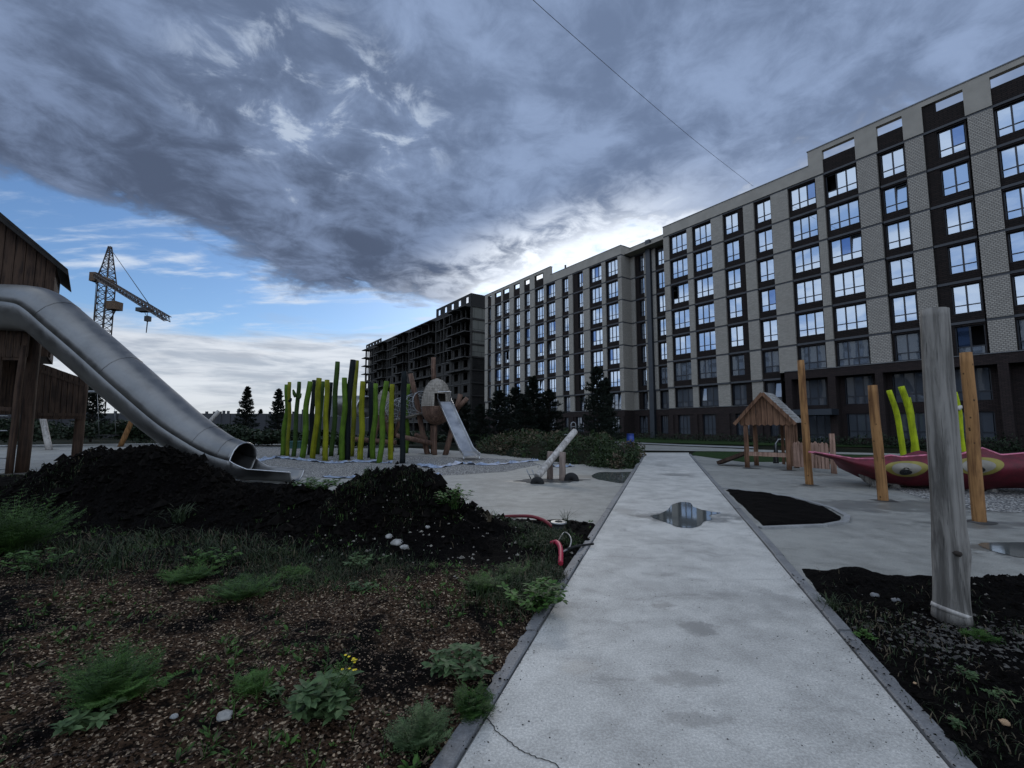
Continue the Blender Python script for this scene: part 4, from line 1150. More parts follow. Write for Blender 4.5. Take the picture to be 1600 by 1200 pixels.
# supports of the slide
# tower body
def YP(x, y, Y): return at(x, y, Y)
YT = 16.2
def wood_boxes(mb, pts_top, pts_bot, n, th, gap=.012, jit=0.0, seed=0):
    rnd = random.Random(seed); (t0, t1), (b0, b1) = pts_top, pts_bot
    for i in range(n):
        u0, u1 = i/n, (i+1)/n; g = gap/(t1-t0).length
        A, B = b0.lerp(b1, u0+g), b0.lerp(b1, u1-g); Cc, D = t0.lerp(t1, u1-g), t0.lerp(t1, u0+g)
        nrm = (t1-t0).cross(Vector((0, 0, 1))).normalized()*(-1); off = nrm*rnd.uniform(-.008, .008)
        z = rnd.uniform(-jit, jit); A, B = A+Vector((0, 0, z)), B+Vector((0, 0, z))
        f = [A+off, B+off, Cc+off, D+off]; bk = [p+nrm*th for p in f]; k = len(mb.v); mb.v += f+bk
        for q in ((0, 1, 2, 3), (7, 6, 5, 4), (0, 4, 5, 1), (1, 5, 6, 2), (2, 6, 7, 3), (3, 7, 4, 0)): mb.face([k+i_ for i_ in q])
# gable wall: vertical planks under a sloping roof; the hut is turned towards the camera
cR = at(86, 432, 16.6); TA = R(43); tx_, ty_ = Vector((math.cos(TA), math.sin(TA), 0)), Vector((-math.sin(TA), math.cos(TA), 0))
def fpl(px, py, off=0.0):     # point of the gable wall plane seen at a pixel: (u, z)
    d = ray(px, py); Q = cR+ty_*off; t = (Q.x*ty_.x+Q.y*ty_.y)/(d.x*ty_.x+d.y*ty_.y); P = Vector((0, 0, CH))+d*t; return (P-Q).dot(tx_), P.z
def TP(u, v, z): return Vector((cR.x, cR.y, 0))+tx_*u+ty_*v+Vector((0, 0, z))
u0_, z0_ = fpl(0, 337, -.45); u1_, z1_ = fpl(106, 423, -.45); sl_ = (z1_-z0_)/(u1_-u0_); um_ = -2.3
ztop = lambda u: z1_+sl_*(u-u1_)-.04
zb_ = fpl(60, 556)[1]
mb = MB(); wpl = .27; u = 0.0; rnd = random.Random(2); UL = 2*um_
def slab(mb, P, v0, v1):
    k = len(mb.v)
    for vv in (v0, v1): mb.v += [TP(a, vv, z) for a, z in P]
    n = len(P); mb.face([k+i for i in range(n)]); mb.face([k+2*n-1-i for i in range(n)])
    for i in range(n): j = (i+1) % n; mb.face((k+i, k+n+i, k+n+j, k+j))
while u > UL+.1:
    a, b_ = u-wpl+.022, u; m = lambda q: ztop(max(q, 2*um_-q)); y = rnd.uniform(-.015, .015)
    slab(mb, [(a, zb_), (b_, zb_), (b_, m(b_)), (a, m(a))], y, y+.05); u -= wpl
slab(mb, [(UL, zb_+.01), (-.01, zb_+.01), (-.01, ztop(0)-.02), (um_, ztop(um_)-.05), (UL, ztop(0)-.02)], .052, .064)  # added backing board that blocks sky light through the plank gaps
slab(mb, [(-.06, zb_), (0, zb_), (0, ztop(0)), (-.06, ztop(0))], .07, 3.0)
slab(mb, [(UL, zb_), (UL+.06, zb_), (UL+.06, ztop(0)), (UL, ztop(0))], .07, 3.0)
slab(mb, [(UL, zb_), (0, zb_), (0, ztop(0)), (UL, ztop(0))], 3.01, 3.06); slab(mb, [(UL, zb_), (0, zb_), (0, zb_+.1), (UL, zb_+.1)], .08, 3.0)
mb.build('plank_wall', M['brown_wood'], TW)
rf = MB(); zr = z1_+sl_*(um_-u1_)
slab(rf, [(u1_, z1_), (um_, zr), (um_, zr+.16), (u1_, z1_+.06)], -.45, 3.4); slab(rf, [(2*um_-u1_, z1_), (2*um_-u1_, z1_+.06), (um_, zr+.16), (um_, zr)], -.45, 3.4)
slab(rf, [(u1_, z1_-.16), (u1_, z1_-.01), (um_, zr-.01), (um_, zr-.16)], -.44, -.38); rf.build('roof', M['dark_roof'], TW)  # dark strip under the roof edge stands in for overhang shade
YT = 16.4
def post(x0, y0, x1, y1, Y, r, mt='brown_wood', par=TW, nm='post', seed=1, ground=True):
    mb = MB(); a = at(x1, y1, Y); 
    if ground: a.z = -.1
    log(mb, a, at(x0, y0, Y), r, r*.95, seed, .02, 12, .05, 6); return mb.build(nm, M[mt], par)
post(59, 500, 34, 738, 15.3, .175, seed=2); post(38, 540, 14, 740, 14.9, .10, seed=3); post(-130, 500, -160, 740, 15.3, .24, seed=4)
post(80, 436, 70, 558, 16.75, .15, seed=7, ground=False); post(-50, 520, -78, 740, 14.9, .14, seed=5)
mb = MB(); wood_boxes(mb, (at(-60, 512, 14.9), at(46, 516, 14.9)), (at(-60, 556, 14.9), at(42, 558, 14.9)), 9, .05, .02, .02, 3); mb.build('plank_panel', M['brown_wood'], TW)
mb = MB(); wood_boxes(mb, (at(-70, 560, 17.6), at(48, 560, 17.6)), (at(-80, 648, 17.6), at(38, 648, 17.6)), 11, .05, .012, .02, 4); mb.build('plank_panel', M['brown_wood'], TW)  # added back panel, dark stand-in for the shaded tower interior
mb = MB(); mb.beam(at(-80, 557, 15.0), at(38, 560, 15.0), .12, .14); mb.beam(at(-80, 632, 14.95), at(20, 640, 14.95), .10, .12); mb.beam(at(2, 552, 14.93), at(-10, 700, 14.93), .07, .07); mb.build('rail', M['brown_wood'], TW)
for k, (y) in enumerate((650, 673, 697, 716, 733)):
    mb = MB(); mb.tube([at(-60, y, 14.95), at(13-k, y, 14.95)], .022, 8); mb.build('rung', M['galv'], TW)
mb = MB(); a0, a1 = at(62, 567, 16.6), at(132, 592, 18.3); b0, b1 = at(55, 655, 16.6), at(128, 655, 18.3); wood_boxes(mb, (a0, a1), (b0, b1), 8, .05, .014, .02, 8)
mb.beam(b0+Vector((0, .06, .18)), b1+Vector((0, .06, .18)), .06, .12); mb.beam(a0+Vector((0, .06, -.3)), a1+Vector((0, .06, -.3)), .06, .12); mb.build('balustrade', M['brown_wood'], TW)
mb = MB(); q = b0+Vector((0, .1, .05)); mb.prism([(b0.x, b0.y+.05), (b1.x, b1.y+.05), (b1.x-1.6, b1.y+1.6), (b0.x-1.6, b0.y+1.6)], b0.z+.06, b0.z+.16); mb.build('platform', M['brown_wood'], TW)
post(132, 588, 119, 720, 18.4, .165, seed=9)
# leaning logs of the swing behind the tower
def lean(name, top, bot, Y, r, mt, lab, seed):
    b = G(*bot); mb = MB(); log(mb, b-Vector((0, 0, .1)), at(top[0], top[1], b.y+Y), r, r*.9, seed, .02, 12, .05, 7); return mb, b
b = G(78, 702)
SWG = thing('log_swing', b, 'log swing with slanting legs and a steel top bar behind the play tower', 'swing')
for (tp, bt, r, mt, s) in (((56, 600), (78, 703), .17, 'pale_wood', 1), ((232, 598), (187, 698), .17, 'orange_wood', 2)):
    mb, _ = lean('', tp, bt, .4, r, mt, '', s); mb.build('leg', M[mt], SWG)
mb = MB(); mb.tube([at(52, 612, 28), at(236, 612, 28)], .07, 10); mb.build('top_bar', M['galv'], SWG)
for x0 in (152, 178):
    mb = MB(); mb.tube([at(x0, 612, 28), at(x0+3, 680, 28)], .012, 6); mb.build('chain', M['galv'], SWG)
mb = MB(); mb.box(at(155, 680, 28).x-.05, at(181, 680, 28).x+.05, 27.8, 28.2, at(155, 680, 28).z-.03, at(155, 680, 28).z+.02); mb.build('seat', M['rubber'], SWG)
mb, b = lean('', (342, 642), (296, 697), 1, .16, 'pale_wood', '', 5); tag(mb.build('leaning_log', M['pale_wood']), 'pale log end sticking up at a slant behind the foot of the long slide', 'log')

# ------------------------------------------------------------------ tower crane
Yc = 150
cb_ = at(160, 664, Yc); cb_.z = 0
CR = thing('tower_crane', cb_, 'lattice tower crane with jib and hanging hook in the left sky', 'crane')
def lattice(mb, p0, p1, w, n, r=.14, axes=None):
    d = (p1-p0); 
    if axes is None: a, b = Vector((1, 0, 0)), Vector((0, 1, 0))
    else: a, b = axes
    cs_ = [(-w, -w), (w, -w), (w, w), (-w, w)]
    for sx_, sy_ in cs_: mb.beam(p0+a*sx_+b*sy_, p1+a*sx_+b*sy_, r*1.6, r*1.6)
    for i in range(n):
        q0, q1 = p0+d*(i/n), p0+d*((i+1)/n)
        for j in range(4):
            c0, c1 = cs_[j], cs_[(j+1) % 4]
            A, B = (c0, c1) if i % 2 else (c1, c0)
            mb.beam(q0+a*A[0]+b*A[1], q1+a*B[0]+b*B[1], r, r); mb.beam(q0+a*c0[0]+b*c0[1], q0+a*c1[0]+b*c1[1], r, r)
# mast (from zoom: centre px 163 at y 505, 167 at 450)
mtop = at(166.5, 446, Yc); mb = MB(); mbase = Vector((mtop.x, Yc, 0)); lattice(mb, mbase, mtop, 1.6, 22, .17); mb.build('mast', M['crane_rust'], CR)
apex = at(172, 385, Yc); mb = MB()
w = 1.9; 
for sx_, sy_ in ((-w, -w), (w, -w), (w, w), (-w, w)):
    a0 = mtop+Vector((sx_, sy_, 0)); mb.beam(a0, apex+Vector((sx_*.15, sy_*.15, 0)), .26, .26)
for i in range(9):
    z0_, z1_ = i/9, (i+1)/9
    for j in range(4):
        cs_ = [(-w, -w), (w, -w), (w, w), (-w, w)]; c0, c1 = cs_[j], cs_[(j+1) % 4]
        if i % 2: c0, c1 = c1, c0
        f = lambda c, z: (mtop+Vector((c[0], c[1], 0))).lerp(apex+Vector((c[0]*.15, c[1]*.15, 0)), z)
        mb.beam(f(c0, z0_), f(c1, z1_), .14, .14); mb.beam(f(c0, z0_), f(c1, z0_), .14, .14)
mb.build('tower_head', M['crane_rust'], CR)
j0 = at(150, 430, Yc-3); j1 = at(262, 498.5, Yc-40); jd = (j1-j0).normalized(); jl = jd.cross(Vector((0, 0, 1))).normalized(); ju = jl.cross(jd)
mb = MB(); lattice(mb, j0, j1, .62, 44, .11, (jl, ju)); mb.build('jib', M['crane_rust'], CR)
mb = MB(); k0 = at(149, 432, Yc-2); mb.box(k0.x-1.0, k0.x+1.0, k0.y-1.2, k0.y+1.2, k0.z-1.8, k0.z+1.2)
q = at(158, 436, Yc-4); mb.beam(q, at(174, 443, Yc-8), 1.4, 2.3); mb.build('machinery', M['crane_orange'], CR)
mb = MB(); k0 = at(179, 478.5, Yc-1); mb.box(k0.x-1.5, k0.x+1.5, k0.y-1.6, k0.y+1.6, k0.z-1.3, k0.z+1.5); mb.build('cab', M['crane_orange'], CR)
mb = MB(); mb.beam(at(168, 484, Yc), at(186, 484, Yc-1), .8, .3); mb.beam(at(180, 486, Yc), at(172, 500, Yc), .25, .25); mb.build('cab_arm', M['crane_rust'], CR)
mb = MB(); a_pt = lambda f: j0.lerp(j1, f)
mb.tube([apex+Vector((1, -.5, -1.5)), a_pt(.79)+ju*.8], .10, 6); mb.tube([apex, a_pt(.02)], .10, 6)
mb.tube([at(151, 434, Yc-3), at(146, 500, Yc)], .09, 6); mb.tube([at(155, 450, Yc-3), at(150, 500, Yc)], .08, 6); mb.build('stay_rope', M['black_metal'], CR)
mb = MB(); tp = a_pt(.74); hb = at(231, 497, tp.y)
mb.tube([tp-ju*.8+Vector((-.5, 0, 0)), hb], .07, 6); mb.tube([tp-ju*.8+Vector((.7, 0, 0)), hb], .07, 6); mb.tube([hb, at(228.5, 520, tp.y)], [.16, .10], 6); hb2 = hb
mb.box(hb.x-.6, hb.x+.6, hb.y-.5, hb.y+.5, hb.z-.9, hb.z+.5); mb.box(tp.x-1.6, tp.x+1.6, tp.y-1, tp.y+1, tp.z-1.9, tp.z-.9); mb.build('hook_block', M['black_metal'], CR)

# ------------------------------------------------------------------ egg climbing structure
YE_ = 24.2
eb = at(683, 700, YE_); eb.z = 0
EG = thing('egg_playhouse', eb, 'shingled wooden egg huts on slanting logs joined by a net tunnel, with steel slide', 'playhouse')
def egg(cx, ty, by, wpx, Y, par, open_dir=None):
    top, bot = at(cx, ty, Y), at(cx, by, Y); H = top.z-bot.z; Rr = wpx*Y/F_PX/2; c = (top+bot)/2
    lo_, up_ = MB(), MB(); n = 40; rows = 30
    prof = []
    for i in range(rows+1):
        t = i/rows; z = bot.z+H*t
        u = (t-.42)/.58 if t > .42 else (t-.42)/.42
        rr_ = Rr*math.sqrt(max(0, 1-abs(u)**(2.0 if t > .42 else 2.3)))
        prof.append((z, rr_))
    for tgt, a, b_ in ((lo_, 0, 12), (up_, 12, rows)):
        for i in range(a, b_):
            (z0_, r0), (z1_, r1) = prof[i], prof[i+1]; r0 = max(r0, .03); r1 = max(r1, .03)
            for k in range(n):
                t0, t1 = 2*math.pi*k/n, 2*math.pi*(k+1)/n; tm = (t0+t1)/2
                hx_, hz_ = math.cos(tm)*(r0+r1)/2, (z0_+z1_)/2
                if open_dir is not None:
                    da = (tm-open_dir+math.pi) % (2*math.pi)-math.pi
                    if abs(da) < .42 and .40 < (hz_-bot.z)/H < .68: continue
                lip = .040 if tgt is up_ else .022
                P = [Vector((c.x+math.cos(t0)*(r0+lip), c.y+math.sin(t0)*(r0+lip), z0_)), Vector((c.x+math.cos(t1)*(r0+lip), c.y+math.sin(t1)*(r0+lip), z0_)),
                     Vector((c.x+math.cos(t1)*r1, c.y+math.sin(t1)*r1, z1_)), Vector((c.x+math.cos(t0)*r1, c.y+math.sin(t0)*r1, z1_))]
                tgt.quad(*P)
                tgt.quad(P[1], P[0], Vector((c.x+math.cos(t0)*r0, c.y+math.sin(t0)*r0, z0_)), Vector((c.x+math.cos(t1)*r0, c.y+math.sin(t1)*r0, z0_)))
    lo_.build('lower_shell', M['red_wood'], par); s = up_.build('upper_shell', M['shingle_dim'], par)
    fl = MB(); fl.tube([Vector((c.x, c.y, bot.z+H*.36)), Vector((c.x, c.y, bot.z+H*.38))], [Rr*.9, Rr*.9], 24); fl.build('hut_floor', M['red_wood'], par)
    return c, Rr, H, bot
M['shingle_dim'] = wood('egg_shingle', (0.15, 0.132, 0.108), (0.34, 0.305, 0.26))
Md = -math.pi/2+.35
c1, R1, H1, bt1 = egg(682.5, 591.4, 664.5, 46, YE_, EG, Md)
c2, R2, H2, bt2 = egg(600, 608, 676, 26, 27.5, EG)
# slide of the egg
s0 = at(694, 628, YE_-R1*.75); s1 = at(729, 706, 21.3); s2 = at(735.5, 712, 20.9); s3 = at(737, 713.5, 20.45)
mb = MB(); ln = [s0, s0.lerp(s1, .33), s0.lerp(s1, .66), s1, s2, s3]; latv = Vector((1, .28, 0)).normalized(); n0 = 0
ww = [.34, .33, .33, .33, .37, .40]
for i, p in enumerate(ln):
    for (a, h_) in ((-1, .20), (-.96, .0), (.96, .0), (1, .20)): mb.v.append(p+latv*a*ww[i]+Vector((0, 0, h_*(1 if i < 4 else .7))))
for i in range(len(ln)-1):
    for j in range(3): a = i*4+j; mb.face((a, a+1, a+5, a+4))
SLD = mb.build('slide', M['steel_bright'], EG); md = SLD.modifiers.new('t', 'SOLIDIFY'); md.thickness = .03
mb = MB()
for sgn in (-1, 1):
    P = [p+latv*sgn*ww[i]+Vector((0, 0, .2*(1 if i < 4 else .7))) for i, p in enumerate(ln)]; mb.tube(P, .028, 8)
a = s0+Vector((0, 0, .55)); mb.tube([s0-latv*.34+Vector((0, 0, .2)), a-latv*.34, a+latv*.34, s0+latv*.34+Vector((0, 0, .2))], .025, 8)
for sgn in (-1, 1): p = s3+latv*sgn*.36; mb.tube([Vector((p.x, p.y, 0)), p], .03, 8)
mb.build('rail', M['steel_bright'], SLD)
# logs
def zpt(x, y, Y, ox=540, oy=560, k=7.059): return at(ox+x/k, oy+y/k, Y)
LG = [((715, 170), (905, 1050), 24.9, .155), ((1268, 395), (1098, 1045), 24.3, .15), ((966, -10), (975, 240), 25.6, .15), ((952, 740), (958, 1040), 25.0, .11), ((985, 740), (985, 1050), 24.2, .13),
      ((650, 480), (540, 860), 27.5, .12), ((560, 850), (980, 945), 24.6, .14), ((760, 840), (900, 890), 25.5, .13), ((75, 890), (560, 930), 26.0, .15), ((410, 560), (520, 900), 27.0, .12)]
for i, (a, b_, Y, r) in enumerate(LG):
    p, q = zpt(*a, Y), zpt(*b_, Y)
    if b_[1] > 1000: q.z = -.05
    mb = MB(); log(mb, q, p, r, r*.92, i*2.3, .02, 12, .06, 7); mb.build('log', M['red_wood'], EG)
mb = MB(); mb.tube([zpt(1225, 560, 24.25), zpt(1340, 440, 24.0)], [.13, .12], 10, True, .05, 1); mb.build('log', M['red_wood'], EG)
mb = MB()
# props carrying the second egg and the big metal ring
for x0, x1 in ((350, 300), (450, 520), (390, 400)): mb2 = MB(); p = zpt(x0, 700, 27.2); q = zpt(x1, 960, 27.2); q.z = 0; log(mb2, q, p, .12, .11, x0, .02, 10, .05, 5); mb2.build('prop', M['red_wood'], EG)
# net tunnel
T0, T1 = zpt(850, 485, YE_+.3), zpt(480, 590, 27.2)
mb = MB(); d = T1-T0; a, b_ = frame_of(d); rT = .62
for k in range(14):
    t0 = 2*math.pi*k/14; off = lambda t: a*math.cos(t)*rT+b_*math.sin(t)*rT
    for sgn in (1, -1):
        P = [T0+d*(j/10)+off(t0+sgn*j*.22) for j in range(11)]; mb.tube(P, .013, 4, False)
for j in range(0, 11, 2): mb.tube([T0+d*(j/10)+a*math.cos(2*math.pi*k/20)*rT+b_*math.sin(2*math.pi*k/20)*rT for k in range(20)], .022, 5, closed=True)
mb.build('net_tunnel', M['galv'], EG)
mb = MB(); mb.beam(T0-b_*rT*1.0, T1-b_*rT*1.0, .5, .06); mb.build('tunnel_floor', M['shingle_dim'], EG)
# steel tube at the left of the second egg
mb = MB(); rc = zpt(225, 540, 26.6); L_ = zpt(60, 520, 27.5)
rings = [rc, rc.lerp(L_, .5), L_, L_+Vector((-.7, .3, -.05))]; mb.tube(rings, [.62, .62, .62, .62], 24, False); TBo = mb.build('tube', M['steel'], EG)
mb = MB(); dd = (rc-L_); a, b_ = frame_of(dd); mb.tube([rc+a*math.cos(2*math.pi*k/28)*.64+b_*math.sin(2*math.pi*k/28)*.64 for k in range(28)], .04, 8, closed=True); mb.build('tube_rim', M['steel_bright'], TBo)
mb = MB(); q = zpt(-60, 470, 28.5); mb.box(q.x-1.2, q.x+1.7, 28.5, 29.5, zpt(0, 640, 28.5).z, zpt(0, 410, 28.5).z); mb.build('steel_box', M['galv'], EG)

# ------------------------------------------------------------------ seesaw
M['stub_wood'] = wood('stub_post_wood', (0.10, 0.075, 0.06), (0.25, 0.195, 0.165))
Ys = 13.2
def z8(x, y, Y): return at(810+x/7.62, 640+y/7.62, Y)
sb = z8(450, 835, Ys); sb.z = 0
SW = thing('log_seesaw', sb, 'pale log seesaw tilted between two stub posts by the puddle', 'seesaw')
mb = MB(); lo_, hi_ = z8(225, 800, Ys-.5), z8(672, 258, Ys+1.0); log(mb, lo_, hi_, .10, .10, 3, .01, 16, .04, 8); mb.build('beam', M['pale_wood'], SW)
for x, y0_, y1_, Y in ((378, 497, 830, Ys+.25), (526, 505, 838, Ys-.05)):
    p, q = z8(x, y0_, Y), z8(x-4, y1_, Y); q.z = -.05; mb = MB(); log(mb, q, p, .095, .09, x, .005, 14, .04, 6); mb.build('post', M['stub_wood'], SW)
mb = MB(); mb.tube([z8(330, 640, Ys), z8(560, 640, Ys)], .025, 8); mb.build('axle', M['galv'], SW)
def hoop(p0, w, h_, up_tilt, nm='handle'):
    mb = MB(); P = [p0+Vector((-w, 0, 0)), p0+Vector((-w, 0, h_*.7))+up_tilt*.7]+[p0+Vector((math.cos(t)*w, 0, h_*.7+math.sin(t)*h_*.3))+up_tilt for t in (2.4, 1.57, .75)]+[p0+Vector((w, 0, h_*.7))+up_tilt*.7, p0+Vector((w, 0, 0))]
    mb.tube(P, .016, 6); mb.tube([p0+Vector((-w, 0, h_*.45)), p0+Vector((w, 0, h_*.45))], .012, 6); mb.build(nm, M['galv'], SW)
hoop(z8(655, 250, Ys+1.0), .075, .27, Vector((0, 0, 0)))
mb = MB(); mb.tube([z8(215, 835, Ys-.6), z8(160, 715, Ys-.6)], .016, 6); mb.tube([z8(150, 830, Ys-.6), z8(97, 710, Ys-.6)], .016, 6); mb.tube([z8(185, 775, Ys-.6), z8(122, 770, Ys-.6)], .012, 6); mb.build('handle', M['galv'], SW)
mb = MB(); mb.tube([z8(545, 298, Ys+.9), z8(605, 298, Ys+.9)], .012, 6); mb.build('foot_rest', M['galv'], SW)
mb = MB(); P = [z8(300, 690, Ys-.2), z8(240, 645, Ys-.2), z8(232, 690, Ys-.2)]; mb.tube(P, .012, 6); mb.build('foot_rest', M['galv'], SW)
def tyre(name, c, R_, r_, axis, lab, par=None, squash=1.0, upto=1.0):
    mb = MB(); a, b_ = frame_of(axis)
    mb.tube([c+a*math.cos(2*math.pi*k/28)*R_+b_*math.sin(2*math.pi*k/28)*R_ for k in range(28)], r_, 12, closed=True)
    if par is not None: return mb.build(name, M['rubber'], par)
    return tag(mb.build(name, M['rubber']), lab, 'tyre')
c = z8(225, 858, Ys-.75); c.z = 0.0
tyre('half_tyre', c, .10, .095, Vector((.3, 1, .1)), 'black buffer tyre half buried under the low end of the seesaw')
c = z8(628, 800, Ys-.1); c.z = .01
tyre('half_tyre', c, .115, .11, Vector((.2, 1, 0)), 'black tyre half buried right of the seesaw posts, by the puddle')

# ------------------------------------------------------------------ playhouse and its fence
def z7(x, y, Y): return at(1120+x/3.3333, 540+y/3.3333, Y)
pA = G(1168, 730.5); pB = pA+Vector((.72, -.69, 0))*1.38
exv = (pB-pA).normalized(); eyv = Vector((-exv.y, exv.x, 0)); W_ = (pB-pA).length; Dp = 1.15
PH = thing('playhouse', pA, 'small open larch playhouse with gabled shingle roof behind the farthest orange post', 'playhouse')
def ph(u, v, z): return pA+exv*u+eyv*v+Vector((0, 0, z))
eave = z7(380, 400, pB.y).z; apz = z7(250, 244, (pA.y+pB.y)/2).z; 
for u, v, s in ((0, 0, 1), (W_, 0, 2), (0, Dp, 3), (W_, Dp, 4)):
    mb = MB(); log(mb, ph(u, v, -.1), ph(u, v, eave+.05), .085, .08, s, .008, 12, .05, 5); mb.build('post', M['house_wood'], PH)
mb = MB(); ov = .30; n = 9
for i in range(n):
    u0 = -ov*.6+(W_+ov*1.2)*i/n+.008; u1 = -ov*.6+(W_+ov*1.2)*(i+1)/n-.008
    zt = lambda u: eave+.0+(apz-eave)*(1-abs(u-W_/2)/(W_/2+ov))-.05
    zb0 = eave-.10; um = (u0+u1)/2
    k = len(mb.v); yj = -.12+.012*(i % 2)
    pr = [(u0, zb0+.03), (um, zb0-.02), (u1, zb0+.03), (u1, zt(u1)), (um, max(zt(u0), zt(u1), zt(um))), (u0, zt(u0))]
    for v_ in (yj, yj+.04): mb.v += [ph(u, v_, z) for u, z in pr]
    mb.face([k+j for j in range(6)]); mb.face([k+11-j for j in range(6)])
    for j in range(6): mb.face((k+j, k+(j+1) % 6, k+6+(j+1) % 6, k+6+j))
mb.build('gable_boards', M['house_wood'], PH)
mb = MB()
for sgn in (-1, 1):
    ue = W_/2+sgn*(W_/2+ov); rows = 11
    for i in range(rows):
        t0, t1 = i/rows, (i+1)/rows+.03; f = lambda t, dz: (W_/2+(ue-W_/2)*t, apz+(eave-.02-apz)*t+dz)
        a0, a1 = f(t0, .012), f(min(t1, 1.0), .045)
        k = len(mb.v)
        for v_ in (-.24, Dp+.12): mb.v += [ph(a0[0], v_, a0[1]), ph(a1[0], v_, a1[1]), ph(a1[0], v_, a1[1]-.035), ph(a0[0], v_, a0[1]-.035)]
        for q in ((0, 1, 2, 3), (7, 6, 5, 4), (0, 4, 5, 1), (1, 5, 6, 2), (2, 6, 7, 3), (3, 7, 4, 0)): mb.face([k+j for j in q])
mb.build('roof', M['shingle'], PH)
mb = MB()
for sgn in (-1, 1): ue = W_/2+sgn*(W_/2+ov+.02); mb.beam(ph(W_/2, -.26, apz-.04), ph(ue, -.26, eave-.07), .035, .12)
mb.build('bargeboard', M['house_wood'], PH)
mb = MB(); mb.beam(ph(-.05, 0, .52), ph(W_+.05, 0, .52), .07, .15); mb.build('rail', M['picket_wood'], PH)
mb = MB(); wood_boxes(mb, (ph(W_+.02, .12, eave), ph(W_+.02, Dp-.1, eave)), (ph(W_+.02, .12, .1), ph(W_+.02, Dp-.1, .1)), 6, .03, .02); mb.build('side_wall', M['house_wood'], PH)
mb = MB(); wood_boxes(mb, (ph(W_-.5, Dp, eave), ph(W_-.08, Dp, eave)), (ph(W_-.5, Dp, .1), ph(W_-.08, Dp, .1)), 3, .03, .02); mb.build('back_boards', M['house_wood'], PH)
mb = MB(); mb.beam(ph(-1.15, .5, .05), ph(-.1, .5, .5), .6, .06); mb.beam(ph(-1.15, .15, .1), ph(-.1, .15, .55), .08, .12); mb.build('ramp', M['brown_wood'], PH)
# spring seat in the playhouse
sp_ = ph(W_*.5, Dp+1.2, 0)
SPR = thing('spring_rider', sp_, 'grey spring rider with a steel hoop seen through the playhouse', 'spring rider')
mb = MB(); mb.tube([sp_+Vector((-.32, 0, .1)), sp_+Vector((-.30, 0, .85)), sp_+Vector((-.18, 0, 1.02)), sp_+Vector((.18, 0, 1.02)), sp_+Vector((.30, 0, .85)), sp_+Vector((.32, 0, .1))], .022, 8); mb.build('hoop', M['galv'], SPR)
for sgn in (-1, 1):
    mb = MB(); P = [(sgn*.20, .05), (sgn*.42, .05), (sgn*.34, .8), (sgn*.24, .86)]; k = 0
    for y in (0, .06): mb.v += [sp_+Vector((x, y, z)) for x, z in P]
    for q in ((0, 1, 2, 3), (7, 6, 5, 4), (0, 4, 5, 1), (1, 5, 6, 2), (2, 6, 7, 3), (3, 7, 4, 0)): mb.face(q)
    mb.build('side_panel', M['rubber'], SPR)
mb = MB(); mb.box(sp_.x-.2, sp_.x+.2, sp_.y-.15, sp_.y+.2, .40, .46); mb.build('seat', M['rubber'], SPR)
# fence
f0, f1 = pB+Vector((.12, -.03, 0)), G(1303.5, 740)
FN = thing('picket_fence', f0, 'low larch picket fence running right from the playhouse', 'fence')
fd = (f1-f0); fl = fd.length; fdn = fd.normalized(); fn = Vector((-fdn.y, fdn.x, 0))
hp = z7(500, 505, (f0.y+f1.y)/2).z; npk = 10; rnd = random.Random(8)
for i in range(npk):
    c = f0+fdn*(.12+(fl-.3)*i/(npk-1)); w = .075; h0 = .13; h1 = hp+rnd.uniform(-.03, .03); mb = MB(); k = 0
    pr = [(-w, h0), (w, h0), (w*.9, h1-.05), (0, h1+.02), (-w*.9, h1-.05)]
    for v_ in (-.05, -.02): mb.v += [c+fdn*u+fn*v_+Vector((0, 0, z)) for u, z in pr]
    mb.face((0, 1, 2, 3, 4)); mb.face((9, 8, 7, 6, 5))
    for j in range(5): mb.face((j, (j+1) % 5, 5+(j+1) % 5, 5+j))
    mb.build('picket', M['picket_wood'], FN)
for z in (.35, hp-.2):
    mb = MB(); mb.beam(f0+Vector((0, 0, z)), f1+Vector((0, 0, z)), .035, .09); mb.build('rail', M['picket_wood'], FN)
mb = MB(); log(mb, f1-Vector((0, 0, .1)), f1+Vector((0, 0, z7(618, 458, f1.y).z)), .085, .08, 3, .004, 12, .04, 5); mb.build('post', M['picket_wood'], FN)

# ------------------------------------------------------------------ red painted seat (long soft hull with painted eyes)
def red():
    m, b = new_mat('red_rubber'); v = mapping(); n = fbm(v, 3, 6, .6); f = fbm(v, 60, 3)
    setc(b, 'Base Color', mixc(sstep(n*.7+f*.3, .36, .62), (0.055, 0.002, 0.006), (0.13, 0.004, 0.015))); b.inputs['Roughness'].default_value = .65; bump(b, n, .4, .02); return m
M['red_rubber'] = red()
M['pink'] = plain('pink_film', (0.46, 0.13, 0.19), 0.4, var=.4, scale=9, bmp=.8)
M['eye_yellow'] = plain('eye_yellow', (0.20, 0.165, 0.03), 0.7, var=.2); M['eye_white'] = plain('eye_grey', (0.20, 0.18, 0.145), 0.7, var=.2); M['eye_black'] = plain('eye_black', (0.006, 0.006, 0.006), .6)
TOPE = [(1271, 706), (1300, 711), (1336, 717), (1369, 717), (1390, 711), (1408, 714), (1450, 711), (1470, 712), (1498, 711), (1520, 704), (1535, 700), (1564, 711), (1600, 708), (1660, 712), (1720, 722), (1760, 732)]
BOTE = [(1271, 708), (1312, 719), (1348, 737), (1369, 748), (1390, 755), (1420, 760), (1456, 760), (1498, 765), (1540, 766), (1564, 763), (1600, 763), (1660, 758), (1720, 745), (1760, 734)]
def interp(L, x):
    for (x0, y0_), (x1, y1_) in zip(L[:-1], L[1:]):
        if x <= x1:
            t = max(0, (x-x0)/(x1-x0)); return y0_+(y1_-y0_)*t
    return L[-1][1]
def Yr(px): return 11.9+(10.1-11.9)*min(1, max(0, (px-1271)/400))
